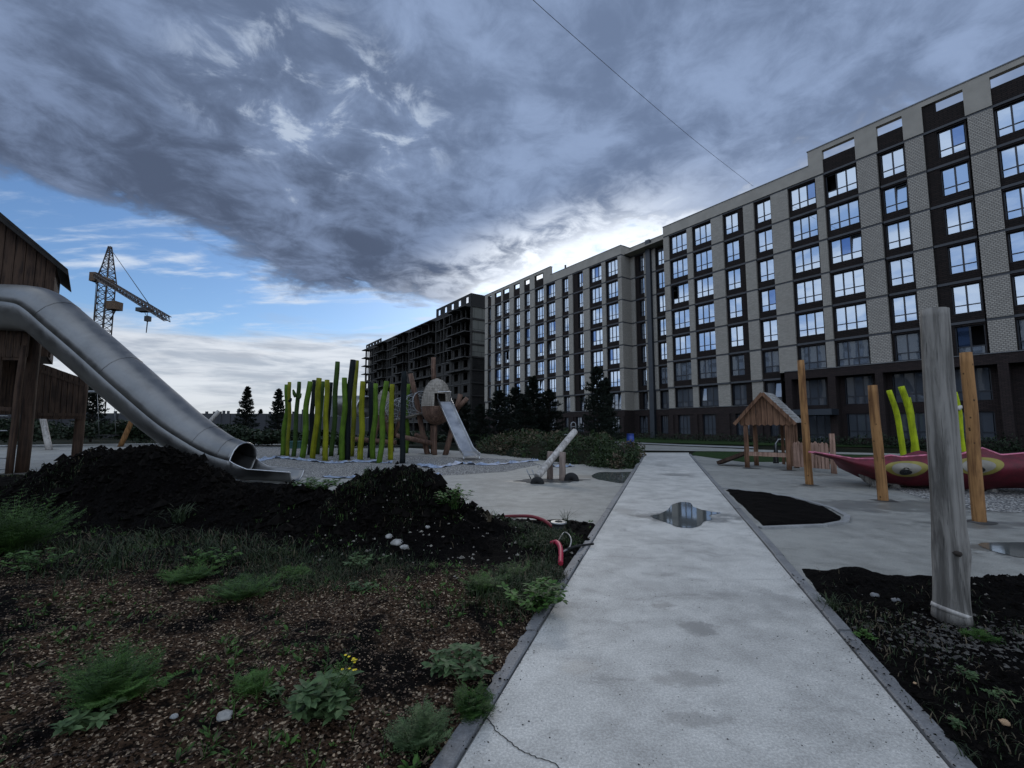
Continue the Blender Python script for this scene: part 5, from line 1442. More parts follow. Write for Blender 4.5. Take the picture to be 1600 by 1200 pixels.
def red_pt(px, py, off=0.0):
    t, b_ = interp(TOPE, px), interp(BOTE, px); v = (py-t)/max(1e-3, b_-t); v = max(0, min(1, v))
    bul = min(.34, (b_-t)*.012)*math.sin(math.pi*min(1, v*.9+.05))-.32*v*v*min(1, (b_-t)/40)
    return at(px, py, Yr(px)-bul-off)
r0 = at(1450, 768, 10.9); r0.z = 0
RD = thing('fish_seat', r0, 'long dark red soft seat with painted eyes slung behind the orange posts', 'climbing seat')
mb = MB(); nu, nv = 90, 14; N0 = 0
xs_ = [1271+(1760-1271)*i/(nu-1) for i in range(nu)]
for x in xs_:
    t, b_ = interp(TOPE, x), interp(BOTE, x)
    for j in range(nv): mb.v.append(red_pt(x, t+(b_-t)*j/(nv-1)))
    # underside and far side
    low = mb.v[-1].copy(); top = mb.v[-nv].copy(); th = min(1.5, (b_-t)*.045)
    mb.v.append(low+Vector((0, th*.45, -.02))); mb.v.append(top+Vector((.04, th, -.25*th))); mb.v.append(top+Vector((.05, th*1.15, -.10*th)))
row = nv+3
for i in range(nu-1):
    for j in range(row-1): a = i*row+j; mb.face((a, a+1, a+row+1, a+row), True)
mb.build('hull', M['red_rubber'], RD)
mb = MB(); m = 7
for i, x in enumerate(xs_):
    a = mb_a = None
    t, b_ = interp(TOPE, x), interp(BOTE, x); th = min(1.5, (b_-t)*.045); top = red_pt(x, t)
    for j in range(m):
        u = j/(m-1); z = -.10*math.sin(u*math.pi)*min(1, th)-.10*th*u; 
        mb.v.append(top+Vector((.05*u, th*1.15*u, z-.004+.03*noise.noise(Vector((x*.05, u*3, 0))))))
for i in range(nu-1):
    for j in range(m-1):
        a = i*m+j; mb.mi = 1 if xs_[i] > 1565 else 0; mb.face((a, a+1, a+m+1, a+m), True)
mb.mi = 0; mb.build('deck', [M['red_rubber'], M['pink']], RD)
mb = MB(); mb.tube([red_pt(x, interp(TOPE, x)) for x in xs_], .022, 8); mb.build('edge_rope', M['pink'], RD)
def ell(name, cx, cy, rx, ry, mat, off, par):
    mb = MB(); mb.v.append(red_pt(cx, cy, off)); n = 32; rings = 5
    for k in range(1, rings+1):
        for i in range(n):
            t = 2*math.pi*i/n; q = k/rings; wv = 1+.05*math.sin(3*t+cx); mb.v.append(red_pt(cx+math.cos(t)*rx*q*wv, cy+math.sin(t)*ry*q*wv, off))
    for i in range(n): mb.face((0, 1+i, 1+(i+1) % n), True)
    for k in range(rings-1):
        for i in range(n): a = 1+k*n+i; b_ = 1+k*n+(i+1) % n; mb.face((a, b_, b_+n, a+n), True)
    return mb.build(name, M[mat], par)
for cx, cy, k in ((1417, 732, 1.0), (1530, 728, 1.15)):
    e = ell('eye', cx, cy, 34*k, 12.5*k, 'eye_yellow', .014, RD); ell('iris', cx-1, cy+.5, 23*k, 9.5*k, 'eye_white', .024, e); ell('pupil', cx-2, cy+6, 10*k, 4.5*k, 'eye_black', .034, e)
for (x0, x1) in ((1360, 1367), (1390, 1398), (1505, 1512), (1540, 1548), (1640, 1640)):
    mb = MB(); Y = Yr(x0)+.3; p = at(x0, 740, Y); q = at(x1, 766, Y); q.z = -.02; mb.tube([p+Vector((0, .2, 0)), p.lerp(q, .5)+Vector((-.05, .1, 0)), q+Vector((0, 0, .12)), q], [.16, .09, .09, .14], 10, True, .15, x0); mb.build('leg', M['grey_wood'], RD)
mb = MB(); mb.tube([at(1264, 706, 11.9), at(1271, 707, 11.9), at(1283, 709, 11.9)], .025, 6); mb.build('rope', M['pink'], RD)
# lime painted poles behind the seat
for i, (tx, ty, bx, by, r, lab) in enumerate(((1389, 610, 1412, 722, .085, 'leaning lime painted pole, leftmost of the cluster behind the red seat'), (1408, 604, 1432, 724, .10, 'lime painted pole, tallest of the cluster behind the red seat'),
        (1420, 621, 1421, 715, .06, 'thin lime painted pole half hidden in the cluster behind the red seat'), (1491, 613, 1504, 722, .095, 'lime painted pole with a white rag tied on, right of the grey log'))):
    Y = 15.2+i*.3; a = at(tx, ty, Y); b_ = at(bx, by, Y); b_.z = -.1; 
    if i == 3: root = thing('lime_pole', b_, lab, 'pole', 'lime poles behind the red seat')
    mb = MB(); mid = a.lerp(b_, .5)+Vector((.12 if i < 3 else .05, 0, 0)); pts = [b_, b_.lerp(mid, .5)+Vector((.03, 0, 0)), mid, mid.lerp(a, .5)+Vector((.06, 0, .0)), a]; 
    fine = []
    for k in range(4):
        for q in range(4): fine.append(catmull(pts, k, q/4))
    fine.append(a); mb.tube(fine, [r*(1.05-.12*k/16) for k in range(17)], 12, True, .12, i)
    if i < 3: tag(mb.build('lime_pole', M['p_lime']), lab, 'pole', 'lime poles behind the red seat')
    else:
        mb.build('trunk', M['p_lime'], root); rg = MB(); c = at(1496, 637, Y-.12)
        rg.tube([c+Vector((-.1, 0, 0)), c+Vector((0, 0, -.03)), c+Vector((.12, .02, .03)), c+Vector((.16, 0, .08))], [.05, .09, .07, .02], 8, True, .4, 1); rg.build('rag', M['white_flower'], root)

# ------------------------------------------------------------------ trees, hedge, far fence
def conifer(seed, H=5.5, W=1.55, leaf=.085, n=7000, bare=.06, power=.9, lean=0.0):
    rnd = random.Random(seed); tr_, cr_ = MB(), MB()
    tr_.tube([Vector((0, 0, -.1)), Vector((.03, 0, H*.3)), Vector((-.02, .02, H*.65)), Vector((0, 0, H*.98))], [H*.018, H*.014, H*.008, .008], 8)
    nb = 85; per = n//nb
    for i in range(nb):
        t = bare+(1-bare)*(i/nb)**1.05; z = H*t; L = W*((1-t)**power)*rnd.uniform(.65, 1.12)+.06; az = i*2.4+rnd.uniform(-.4, .4)
        rise = rnd.uniform(.10, .42)*(.6+t); dx, dy = math.cos(az), math.sin(az)
        P = [Vector((dx*L*q, dy*L*q, z+L*(rise*q-.22*q*q+.22*q**3))) for q in (0, .35, .7, 1)]
        tr_.tube(P, [.018, .013, .008, .004], 4, False)
        for k in range(per):
            q = .10+.93*rnd.random()**.72; b_ = P[0].lerp(P[3], q); b_.z = z+L*(rise*q-.22*q*q+.22*q**3)
            sp2 = L*.20*(1.15-q)+.04; b_ = b_+Vector((rnd.gauss(0, sp2), rnd.gauss(0, sp2), rnd.gauss(0, .05)))
            d_ = Vector((dx+rnd.gauss(0, .7), dy+rnd.gauss(0, .7), rnd.uniform(-.1, 1.0))).normalized(); s_ = leaf*rnd.uniform(.6, 1.5)
            sd_ = d_.cross(Vector((rnd.gauss(0, 1), rnd.gauss(0, 1), rnd.gauss(0, 1)))).normalized()*s_*.22
            cr_.tri(b_-sd_, b_+sd_, b_+d_*s_)
            u_ = sd_.cross(d_).normalized()*s_*.22
            cr_.tri(b_-u_, b_+u_, b_+d_*s_*.9)
    return tr_, cr_
TREES = [conifer(1, 5.6, 1.5, .15, 6500), conifer(2, 5.4, 1.35, .16, 5500, .1, .8), conifer(3, 5.2, 1.7, .14, 8000, .04, .62)]
proto = []
def tree(k, px, base_y, top_y, Y, wk, lab, group, cat='conifer'):
    b = at(px, base_y, Y); b.z = 0; H = at(px, top_y, Y).z; H0 = (5.6, 5.4, 5.2)[k]
    while len(proto) <= k: proto.append(None)
    if proto[k] is None:
        r = thing('pine_tree', b, lab, cat, group); tr_, cr_ = TREES[k]; 
        tro = tr_.build('trunk', M['bark'], r, local=True); cro = cr_.build('crown', M['needle'], r, local=True); proto[k] = (r, tro, cro)
    else:
        r0_, t0_, c0_ = proto[k]; r = r0_.copy(); col.objects.link(r); r.location = b; tag(r, lab, cat, group)
        for o in (t0_, c0_): c = o.copy(); col.objects.link(c); c.parent = r
    r.scale = (wk*H/H0, wk*H/H0, H/H0); r.rotation_euler = (0, 0, px*.7)
    return r
gr = 'pines between the playground and the blocks'; gl_ = 'pines at the left horizon'
tree(0, 383, 680, 605, 42, .95, 'dark pointed pine against the pale sky, right of the slide foot', gl_)
tree(1, 433, 680, 609, 40, .95, 'dark pine just left of the pole forest', gl_)
tree(1, 405, 690, 640, 60, 1.1, 'small far pine between the two larger ones at the left horizon', gl_)
tree(0, 141, 690, 588, 44, .9, 'pine seen between the plank balustrade and the long slide', gl_)
tree(2, 780, 690, 611, 42, 1.15, 'leftmost pine of the row before the finished block', gr)
tree(2, 806, 690, 606, 40, 1.1, 'second pine from the left in the row before the finished block', gr)
tree(0, 833, 690, 589, 38, 1.2, 'tallest pine of the left row before the finished block', gr)
tree(2, 858, 690, 610, 38, 1.2, 'rightmost pine of the left row, between tall pine and seesaw end', gr)
tree(2, 820, 690, 622, 36, 1.2, 'low pine at the foot of the tallest one in the row', gr)
tree(2, 934, 690, 574, 32, .80, 'large dark pine right of the raised seesaw end', gr)
tree(1, 948, 690, 592, 33.5, .95, 'narrower pine grown into the right flank of the large dark one', gr)
tree(2, 722, 700, 620, 37, 1.15, 'dark pine behind the steel slide of the egg huts', gr)
tree(2, 750, 700, 632, 36, 1.2, 'low dark pine between egg slide and pine row', gr)
tree(2, 700, 700, 648, 38, 1.3, 'squat dark pine behind the egg huts', gr)
def bush(seed, cx, cy, rx, ry, h, n, leaf, mat, name, lab, cat='bush', z0=0.0):
    rnd = random.Random(seed); mb = MB()
    lumps = [(rnd.uniform(-.6, .6)*rx, rnd.uniform(-.6, .6)*ry, rnd.uniform(.4, .8)*h, rnd.uniform(.35, .6)) for _ in range(9)]
    for _ in range(n):
        lx, ly, lz, lr = rnd.choice(lumps); d_ = Vector((rnd.gauss(0, 1), rnd.gauss(0, 1), rnd.gauss(0, 1))).normalized(); q = rnd.random()**.4
        p = Vector((cx+lx+d_.x*lr*rx*q, cy+ly+d_.y*lr*ry*q, max(.02, lz+d_.z*lr*h*.7*q)+z0)); s_ = leaf*rnd.uniform(.5, 1.5)
        a = Vector((rnd.gauss(0, 1), rnd.gauss(0, 1), rnd.gauss(0, .7))).normalized()*s_; b_ = a.cross(Vector((rnd.gauss(0, 1), rnd.gauss(0, 1), 1))).normalized()*s_*.45
        mb.quad(p-a*.5, p+b_, p+a*.5, p-b_)
    return tag(mb.build(name, M[mat]), lab, cat)
for i, (px, Y, rx, h, lab) in enumerate(((60, 34, 4, 2.0, 'dark bushes behind the log swing, farthest left'), (150, 36, 4, 1.8, 'dark bush mass under the steel swing bar'), (235, 37, 4, 1.9, 'dark bush mass behind the middle of the slide'),
        (325, 36, 3.6, 1.7, 'dark bush behind the slide foot below the far fence'), (400, 35, 3.4, 1.15, 'low dark bush below the pointed pine'), (470, 34, 3.6, 1.2, 'low dark bush behind the left end of the pole forest'),
        (560, 33, 4, .9, 'low dark bush behind the middle of the pole forest'), (640, 34, 3.5, 1.3, 'dark bush behind the logs of the egg huts'))):
    c = at(px, 680, Y); bush(i+1, c.x, Y, rx, 1.6, h, 4200, .20, 'leaf_dark', 'bush', lab)
c = at(254, 642, 30); bush(31, c.x, 30, .9, .6, 2.9, 260, .16, 'leaf_dark', 'sapling_crown', 'thin dark leaves showing under the middle of the long slide', 'sapling')
# far concrete fence
fA, fB = at(100, 660, 52), at(600, 660, 60)
FE = thing('concrete_fence', Vector((fA.x-40, 50, 0)), 'grey concrete panel fence along the left horizon', 'fence')
mb = MB(); mb.beam(Vector((fA.x-40, 50, 1.5)), Vector((fB.x, 62, 1.55)), .15, 3.1, up=(0, 0, 1)); mb.build('panel_wall', M['fence'], FE)
for i in range(26):
    t = i/25; p = Vector((fA.x-40, 50, 0)).lerp(Vector((fB.x, 62, 0)), t); mb = MB(); mb.box(p.x-.15, p.x+.15, p.y-.26, p.y-.10, 0, 3.35); mb.build('fence_post', M['fence'], FE)
rnd = random.Random(77)
for i in range(7):
    px = (318, 330, 345, 352, 368, 455, 470)[i]; Y = 120; c = at(px, 646, Y); mb = MB(); hgt = at(px, rnd.uniform(641, 646), Y).z; mb.box(c.x-rnd.uniform(1, 2.5), c.x+rnd.uniform(1, 2.5), Y, Y+5, 0, hgt-1.0); mb.box(c.x-.25, c.x+.25, Y+1, Y+1.5, hgt-1, hgt+.4)
    tag(mb.build('far_shed', M['fence']), ('grey far shed with a mast, %s from the left on the horizon' % ('leftmost', 'second', 'third', 'fourth', 'fifth', 'sixth', 'rightmost')[i]), 'shed', 'far sheds on the horizon')

# ------------------------------------------------------------------ grass and weeds
def blade(mb, p, h, w, az, bend, seg=3):
    d = Vector((math.cos(az), math.sin(az), 0)); s = Vector((-d.y, d.x, 0))*w/2; k = len(mb.v)
    for i in range(seg):
        t = i/seg; q = p+d*(bend*h*t*t)+Vector((0, 0, h*(t-.35*bend*t*t))); mb.v += [q-s*(1-t*.6), q+s*(1-t*.6)]
    mb.v.append(p+d*bend*h+Vector((0, 0, h*(1-.35*bend-.25*bend*bend))))
    for i in range(seg-1): a = k+i*2; mb.face((a, a+1, a+3, a+2))
    a = k+(seg-1)*2; mb.face((a, a+1, a+2))
def grass_patch(name, n, reg, h, w, mats, lab, hf, seed, stuff=True, straw=.12, bend=(.2, 1.0)):
    rnd = random.Random(seed); mb = MB(); c = 0
    for _ in range(n*3):
        if c >= n: break
        q = reg(rnd)
        if q is None: continue
        x, y = q; z = hf(x, y)
        mb.mi = 1 if rnd.random() < straw else 0
        if fb(x, y, 1.1, 3) < rnd.uniform(-.5, .15): continue
        blade(mb, Vector((x, y, z-.01)), rnd.uniform(*h), rnd.uniform(*w), rnd.uniform(0, 6.28), rnd.uniform(*bend)); c += 1
    mb.mi = 0; o = mb.build(name, [M[m_] for m_ in mats]); tag(o, lab, 'grass', kind='stuff'); return o
def in_px(pts, rnd_spread, hf, poly):
    cs_ = [Gh(a, b_, hf) for a, b_ in pts]
    def f(r):
        c = r.choice(cs_); x, y = r.gauss(c.x, rnd_spread), r.gauss(c.y, rnd_spread*.8)
        return (x, y) if sd_poly(x, y, poly) > .05 else None
    return f
grass_patch('grass', 6500, in_px([(400, 872), (450, 880), (500, 884), (540, 885), (500, 905), (450, 900), (380, 890), (430, 905), (570, 890)], .42, h_left, LB), (.04, .12), (.0035, .008), ('grass', 'straw'), 'fine dull green grass on the slope between the two soil heaps', h_left, 1)
grass_patch('grass', 2300, in_px([(230, 850), (180, 860), (300, 860), (330, 850), (130, 850), (90, 870), (240, 880), (380, 870)], .5, h_left, LB), (.06, .22), (.005, .014), ('grass', 'straw'), 'grass and weeds on the near foot of the big soil heap', h_left, 2)
grass_patch('grass', 3200, in_px([(820, 826), (845, 832), (870, 845), (840, 855), (860, 885)], .17, h_left, LB), (.05, .15), (.005, .012), ('grass', 'straw'), 'short green grass round the red hose beside the path', h_left, 3, straw=.06)
grass_patch('grass', 2600, in_px([(860, 910), (850, 930), (830, 945), (800, 930), (870, 900)], .20, h_left, LB), (.06, .18), (.005, .012), ('grass', 'straw'), 'taller mixed grass against the left kerb', h_left, 4, straw=.1)
grass_patch('grass', 1500, in_px([(380, 750), (430, 750), (490, 755), (560, 760), (640, 757)], .22, h_left, LB), (.05, .14), (.005, .012), ('grass', 'straw'), 'thin grass fringe along the crest under the slide foot', h_left, 6)
grass_patch('grass', 900, in_px([(10, 745), (40, 745), (70, 750), (110, 745)], .25, h_left, LB), (.05, .14), (.006, .012), ('grass', 'straw'), 'green grass fringe in front of the tower posts', h_left, 7)
grass_patch('grass', 1400, in_px([(1290, 930), (1330, 960), (1360, 985), (1400, 1010), (1540, 950), (1580, 990), (1500, 1100), (1560, 1150)], .3, h_right, RB1), (.03, .09), (.004, .009), ('grass', 'straw'), 'sparse low grass scattered over the dark bed right of the path', h_right, 8, straw=.3)
# far mound of weeds
MP = [tuple(G(*p)[:2]) for p in ((742, 708), (830, 718), (900, 727), (950, 733), (988, 736), (1011, 712), (1000, 706), (940, 699.5), (860, 695), (750, 693))]
def h_md(x, y):
    e = sd_poly(x, y, MP); return -.03+sst(e, 0, 2.2)*(0.50+.36*fb(x, y, .33, 3))+.12*fb(x, y, 1.2, 3)*sst(e, 0, .8)
relief('weed_mound', MP, h_md, 0.16, M['ground'])
rnd = random.Random(40); mb = MB(); bx = [min(p[0] for p in MP), max(p[0] for p in MP), min(p[1] for p in MP), max(p[1] for p in MP)]
c = 0
while c < 26000:
    x, y = rnd.uniform(bx[0], bx[1]), bx[2]+(bx[3]-bx[2])*rnd.random()**1.5
    if sd_poly(x, y, MP) < .05: continue
    dens = fb(x, y, .8, 3)
    if dens < -.22+rnd.random()*.5: continue
    mb.mi = 1 if noise.noise(Vector((x*.5, y*.5, 7))) > .02 and rnd.random() < .6 else 0
    s_ = rnd.uniform(.04, .11)*(1+1.0*max(0, dens))*(2.2 if rnd.random() < .04 else 1); p = Vector((x, y, h_md(x, y)+rnd.random()**1.6*.45*(1+dens)))
    a = Vector((rnd.gauss(0, 1), rnd.gauss(0, 1), rnd.gauss(.4, .8))).normalized()*s_; b_ = a.cross(Vector((rnd.gauss(0, 1), rnd.gauss(0, 1), 1))).normalized()*s_*.35
    mb.quad(p-a*.5, p+b_, p+a*.5, p-b_); c += 1
mb.mi = 0; tag(mb.build('mound_weeds', [M['mound'], M['straw']]), 'dense green and brown weeds covering the low mound behind the seesaw', 'weeds', kind='stuff')
# low plants before the block
rnd = random.Random(41); mb = MB()
for _ in range(9000):
    px_ = rnd.uniform(960, 1600); s = FS(px_, 664); P = O+Fv*s+Nv*rnd.uniform(.8, 3.6); s_ = rnd.uniform(.08, .22); p = P+Vector((0, 0, rnd.random()**1.6*.7*(.5+noise.noise(P*.6)+.5)))
    a = Vector((rnd.gauss(0, 1), rnd.gauss(0, 1), rnd.gauss(.6, .8))).normalized()*s_; b_ = a.cross(Vector((0, 0, 1))).normalized()*s_*.3; mb.quad(p-a*.5, p+b_, p+a*.5, p-b_)
tag(mb.build('shrub_strip', M['leaf_dark']), 'dark low planting along the foot of the finished block', 'planting', kind='stuff')

def leaf_face(mb, p, d, up, L, w):
    s = d.cross(up).normalized(); n_ = s.cross(d).normalized()
    k = len(mb.v); mb.v += [p, p+d*L*.35+s*w*.5+n_*L*.04, p+d*L*.75+s*w*.36-n_*L*.02, p+d*L-n_*L*.12, p+d*L*.75-s*w*.36-n_*L*.02, p+d*L*.35-s*w*.5+n_*L*.04, p+d*L*.5-n_*L*.03]
    for q in ((0, 1, 6), (1, 2, 6), (2, 3, 6), (3, 4, 6), (4, 5, 6), (5, 0, 6)): mb.face([k+i for i in q], True)
def feathery(c, r, h, n, seed, fine=1.0):
    rnd = random.Random(seed); mb = MB()
    for i in range(n):
        az = rnd.uniform(0, 6.28); tilt = rnd.random()**.6; d = Vector((math.cos(az)*tilt*r, math.sin(az)*tilt*r, h*rnd.uniform(.5, 1.0)*(1.1-.45*tilt)))
        b0 = c+Vector((rnd.gauss(0, r*.18), rnd.gauss(0, r*.18), -.01)); pts = [b0+d*t+Vector((0, 0, -.12*h*tilt*t*t)) for t in (0, .25, .5, .75, 1)]
        mb.tube(pts, [.003, .0026, .002, .0015, .001], 3, False)
        for j in range(12):
            t = .22+.78*j/11; p = pts[0]+(pts[-1]-pts[0])*t
            for sg in (-1, 1):
                a2 = az+sg*rnd.uniform(.7, 1.4); L = .085*fine*(1.25-t)*rnd.uniform(.7, 1.3)+.02; dd = Vector((math.cos(a2), math.sin(a2), rnd.uniform(-.1, .6))).normalized()
                for m_ in range(4):
                    q = p+dd*L*(m_/3.2)
                    for s2 in (-1, 1):
                        e = (dd+dd.cross(Vector((0, 0, 1)))*s2*rnd.uniform(.6, 1.2)+Vector((0, 0, rnd.uniform(-.1, .3)))).normalized()*L*.5*(1.1-m_/4); wv = Vector((0, 0, 1)).cross(e).normalized()*.0032*fine
                        mb.tri(q-wv, q+wv, q+e)
    return mb
def broad(c, r, h, n, seed, L=.06):
    rnd = random.Random(seed); mb = MB()
    for i in range(n):
        az = rnd.uniform(0, 6.28); tilt = rnd.random()**.5; d = Vector((math.cos(az)*tilt*r, math.sin(az)*tilt*r, h*rnd.uniform(.55, 1.0)*(1.1-.35*tilt))); b0 = c+Vector((rnd.gauss(0, r*.2), rnd.gauss(0, r*.2), -.01))
        mb.tube([b0, b0+d*.5+Vector((0, 0, .01)), b0+d], [.004, .003, .002], 4, False)
        for j in range(5):
            t = .45+.55*j/4; p = b0+d*t
            for k in range(2 if j < 4 else 5):
                a2 = j*1.57+k*(3.14 if j < 4 else 1.256)+rnd.uniform(-.4, .4); dd = Vector((math.cos(a2), math.sin(a2), rnd.uniform(-.15, .45))).normalized(); leaf_face(mb, p, dd, Vector((rnd.gauss(0, .2), rnd.gauss(0, .2), 1)), L*rnd.uniform(.7, 1.25), L*.5)
    return mb
def tuft(c, r, h, n, seed, w=.008, bend=(.3, 1.3)):
    rnd = random.Random(seed); mb = MB()
    for i in range(n): a = rnd.uniform(0, 6.28); blade(mb, c+Vector((rnd.gauss(0, r*.15), rnd.gauss(0, r*.15), -.01)), h*rnd.uniform(.5, 1.1), w*rnd.uniform(.6, 1.3), a, rnd.uniform(*bend), 5)
    return mb
PLANTS = [
 ('f', 300, 905, .28, .16, 30, 'leaf', 'low feathery weed left of centre where the brown bed meets the grass', h_left, .8),
 ('f', 455, 905, .26, .15, 26, 'leaf', 'low feathery weed in the grass between the two heaps', h_left, .8),
 ('b', 330, 880, .25, .16, 16, 'leaf', 'broad-leaved weeds in the grass below the big heap', h_left, .05),
 ('b', 560, 885, .22, .12, 14, 'leaf_grey', 'dull broad-leaved weeds left of the pale flat rock', h_left, .045),
 ('t', 610, 905, .3, .12, 40, 'straw', 'flattened dry grass right of centre on the brown bed', h_left, .006),
 ('t', 420, 870, .4, .22, 50, 'grass', 'taller grass tuft between the two heaps', h_left, .008),
 ('t', 100, 905, .4, .20, 40, 'grass', 'thin sprawling grass at the left side of the brown bed', h_left, .008),
 ('b', 60, 890, .3, .20, 18, 'leaf', 'leafy weeds under the big feathery one at the left edge', h_left, .05),
 ('f', 800, 905, .2, .2, 24, 'leaf', 'feathery weed between the heap toe and the red hose', h_left, .8),
 ('f', 5, 862, .62, .72, 120, 'leaf', 'big feathery green weed at the left edge before the big soil heap', h_left, 1.5),
 ('f', 175, 1090, .30, .30, 60, 'leaf', 'large feathery weed in the near left corner of the brown bed', h_left, .9),
 ('f', 380, 935, .30, .24, 34, 'leaf', 'feathery weed in the middle of the brown bed, below the grassy slope', h_left, 1.0),
 ('f', 395, 1080, .10, .12, 16, 'leaf', 'small feathery weed right of the large near one', h_left, .7),
 ('f', 655, 1160, .14, .19, 30, 'leaf_grey', 'greyish feathery weed at the bottom, left of the kerb', h_left, .8),
 ('f', 735, 1115, .12, .14, 20, 'leaf', 'ferny weed touching the kerb near the bottom', h_left, .8),
 ('f', 755, 925, .24, .20, 26, 'leaf', 'ferny weed at the near toe of the soil heap by the path', h_left, 1.0),
 ('b', 722, 1058, .17, .16, 15, 'leaf_grey', 'broad-leaved weed with pale pointed leaves near the kerb', h_left, .07),
 ('b', 840, 955, .26, .26, 26, 'leaf', 'leafy weeds leaning on the kerb beside the red hose', h_left, .07),
 ('b', 708, 795, .22, .34, 22, 'leaf', 'leafy upright weed on the back slope of the nearer heap', h_left, .07),
 ('b', 495, 764, .40, .20, 30, 'leaf', 'leafy weeds beside the open end of the long slide', h_left, .07),
 ('b', 565, 925, .12, .08, 8, 'leaf_grey', 'small pale weed beside the white stones on the brown bed', h_left, .05),
 ('b', 430, 1085, .05, .04, 4, 'leaf_grey', 'tiny broad-leaved seedling near the bottom left', h_left, .04),
 ('b', 130, 1140, .10, .10, 7, 'leaf_grey', 'pale broad leaves under the large near feathery weed', h_left, .06),
 ('t', 280, 815, .4, .36, 60, 'grass', 'long arching grass blades on the near face of the big heap', h_left, .016),
 ('t', 175, 885, .5, .30, 55, 'grass', 'sprawling grass tuft left of centre below the big heap', h_left, .012),
 ('t', 240, 850, .5, .34, 50, 'grass', 'arching grass tuft on the lower slope of the big heap', h_left, .014),
 ('t', 885, 822, .1, .42, 26, 'grass', 'thin grass with tall seed stalks by the round black cap', h_left, .007),
 ('t', 765, 815, .1, .22, 26, 'straw', 'small dry tuft at the edge of the playground concrete', h_left, .007),
 ('t', 1300, 955, .22, .20, 60, 'grass', 'grass tuft leaning from the right kerb', h_right, .008),
 ('t', 1265, 1000, .2, .09, 20, 'grass', 'few grass blades hanging over the right kerb', h_right, .006),
 ('f', 1535, 1000, .10, .07, 14, 'leaf', 'small yellow-green fern weed right of the grey log foot', h_right, .6),
 ('b', 1510, 1060, .06, .05, 6, 'leaf_grey', 'little round-leaved seedling in the right bed', h_right, .03),
 ('b', 1555, 1085, .08, .04, 6, 'leaf_grey', 'low creeping leaves near the right edge', h_right, .03),
 ('b', 1495, 1140, .05, .04, 5, 'leaf_grey', 'small round leaves lower in the right bed', h_right, .03),
 ('t', 1570, 1120, .08, .10, 12, 'grass', 'young grass seedling at the right edge', h_right, .007),
 ('t', 1515, 1185, .10, .08, 16, 'grass', 'tiny tuft in the bottom right corner', h_right, .006),
 ('b', 1350, 995, .08, .05, 8, 'leaf', 'low green seedlings beside the mortar crumbs', h_right, .03),
]
for i, (kd, px, py, r, h, n, mt, lab, hf, ex) in enumerate(PLANTS):
    c = Gh(px, py, hf)
    if kd == 'f': mb = feathery(c, r, h, n, i+1, ex)
    elif kd == 'b': mb = broad(c, r, h, n, i+1, ex)
    else: mb = tuft(c, r, h, n, i+1, ex)
    tag(mb.build({'f': 'feathery_weed', 'b': 'leafy_weed', 't': 'grass_tuft'}[kd], M[mt]), lab, {'f': 'weed', 'b': 'weed', 't': 'grass tuft'}[kd])
# seedlings beyond counting
rnd = random.Random(88); mb = MB()
def add_small(x, y, hf):
    c = Vector((x, y, hf(x, y)-.003)); n = rnd.randint(3, 7); L = rnd.uniform(.02, .055)
    for k in range(n):
        a = rnd.uniform(0, 6.28); d_ = Vector((math.cos(a), math.sin(a), rnd.uniform(.2, 1.4))).normalized(); mb.mi = 0 if rnd.random() < .8 else 1
        if rnd.random() < .5: leaf_face(mb, c+d_*L*.3, d_, Vector((rnd.gauss(0, .3), rnd.gauss(0, .3), 1)), L, L*.4)
        else: blade(mb, c, L*2.2, .004, a, rnd.uniform(.3, 1.2))
cnt = 0
while cnt < 1100:
    y = 1.2+6.2*rnd.random()**.8; x = rnd.uniform(-1.2*y, xl(y)-.15)
    if sd_poly(x, y, LB) < .1 or fb(x+9, y, 1.0, 3) < rnd.uniform(-.2, .55): continue
    add_small(x, y, h_left); cnt += 1
mb.mi = 0; tag(mb.build('weed_seedlings', [M['leaf'], M['straw']]), 'scattered small weed seedlings over the brown bed left of the path', 'seedlings', kind='stuff')
# the flowering weed
c = Gh(505, 1120, h_left); FW = thing('flowering_weed', c, 'weed with small yellow flowers on the brown bed', 'weed')
broad(c, .16, .20, 16, 91, .075).build('foliage', M['leaf_grey'], FW); feathery(c+Vector((.02, .08, 0)), .17, .20, 26, 92, .8).build('foliage', M['leaf'], FW)
rnd = random.Random(6)
for k in range(11):
    p = at(rnd.uniform(532, 562), rnd.uniform(1024, 1052), c.y+.03+rnd.uniform(-.03, .03)); p.z = max(p.z, h_left(p.x, p.y)+.08); mb = MB()
    mb.tube([c+Vector((.03, .02, .05)), (c+p)/2+Vector((0, 0, .03)), p], .0012, 3, False); nm = mb.build('flower_stalk', M['leaf'], FW)
    m2 = MB()
    for j in range(6): a = j*1.047; leaf_face(m2, p, Vector((math.cos(a), math.sin(a)-.3, .45)).normalized(), Vector((0, 0, 1)), .010, .007)
    m2.build('flower', M['flower'], FW)
# pale flowering plant beyond the gravel
c = G(409, 694); W0 = thing('pale_shrub', c, 'whitish round flowering shrub at the far side of the gravel', 'shrub')
mb = MB(); rnd = random.Random(9)
for _ in range(500):
    d_ = Vector((rnd.gauss(0, 1), rnd.gauss(0, 1), rnd.gauss(0, 1))).normalized(); p = c+Vector((0, 0, .62))+Vector((d_.x*.34, d_.y*.3, d_.z*.22))*rnd.uniform(.7, 1.1); a = Vector((rnd.gauss(0, 1), rnd.gauss(0, 1), rnd.gauss(0, 1))).normalized()*.05; b_ = a.cross(d_).normalized()*.04; mb.quad(p-a, p+b_, p+a, p-b_)
mb.build('blossom', M['white_flower'], W0); tuft(c, .4, .6, 40, 5, .02).build('foliage', M['straw'], W0)
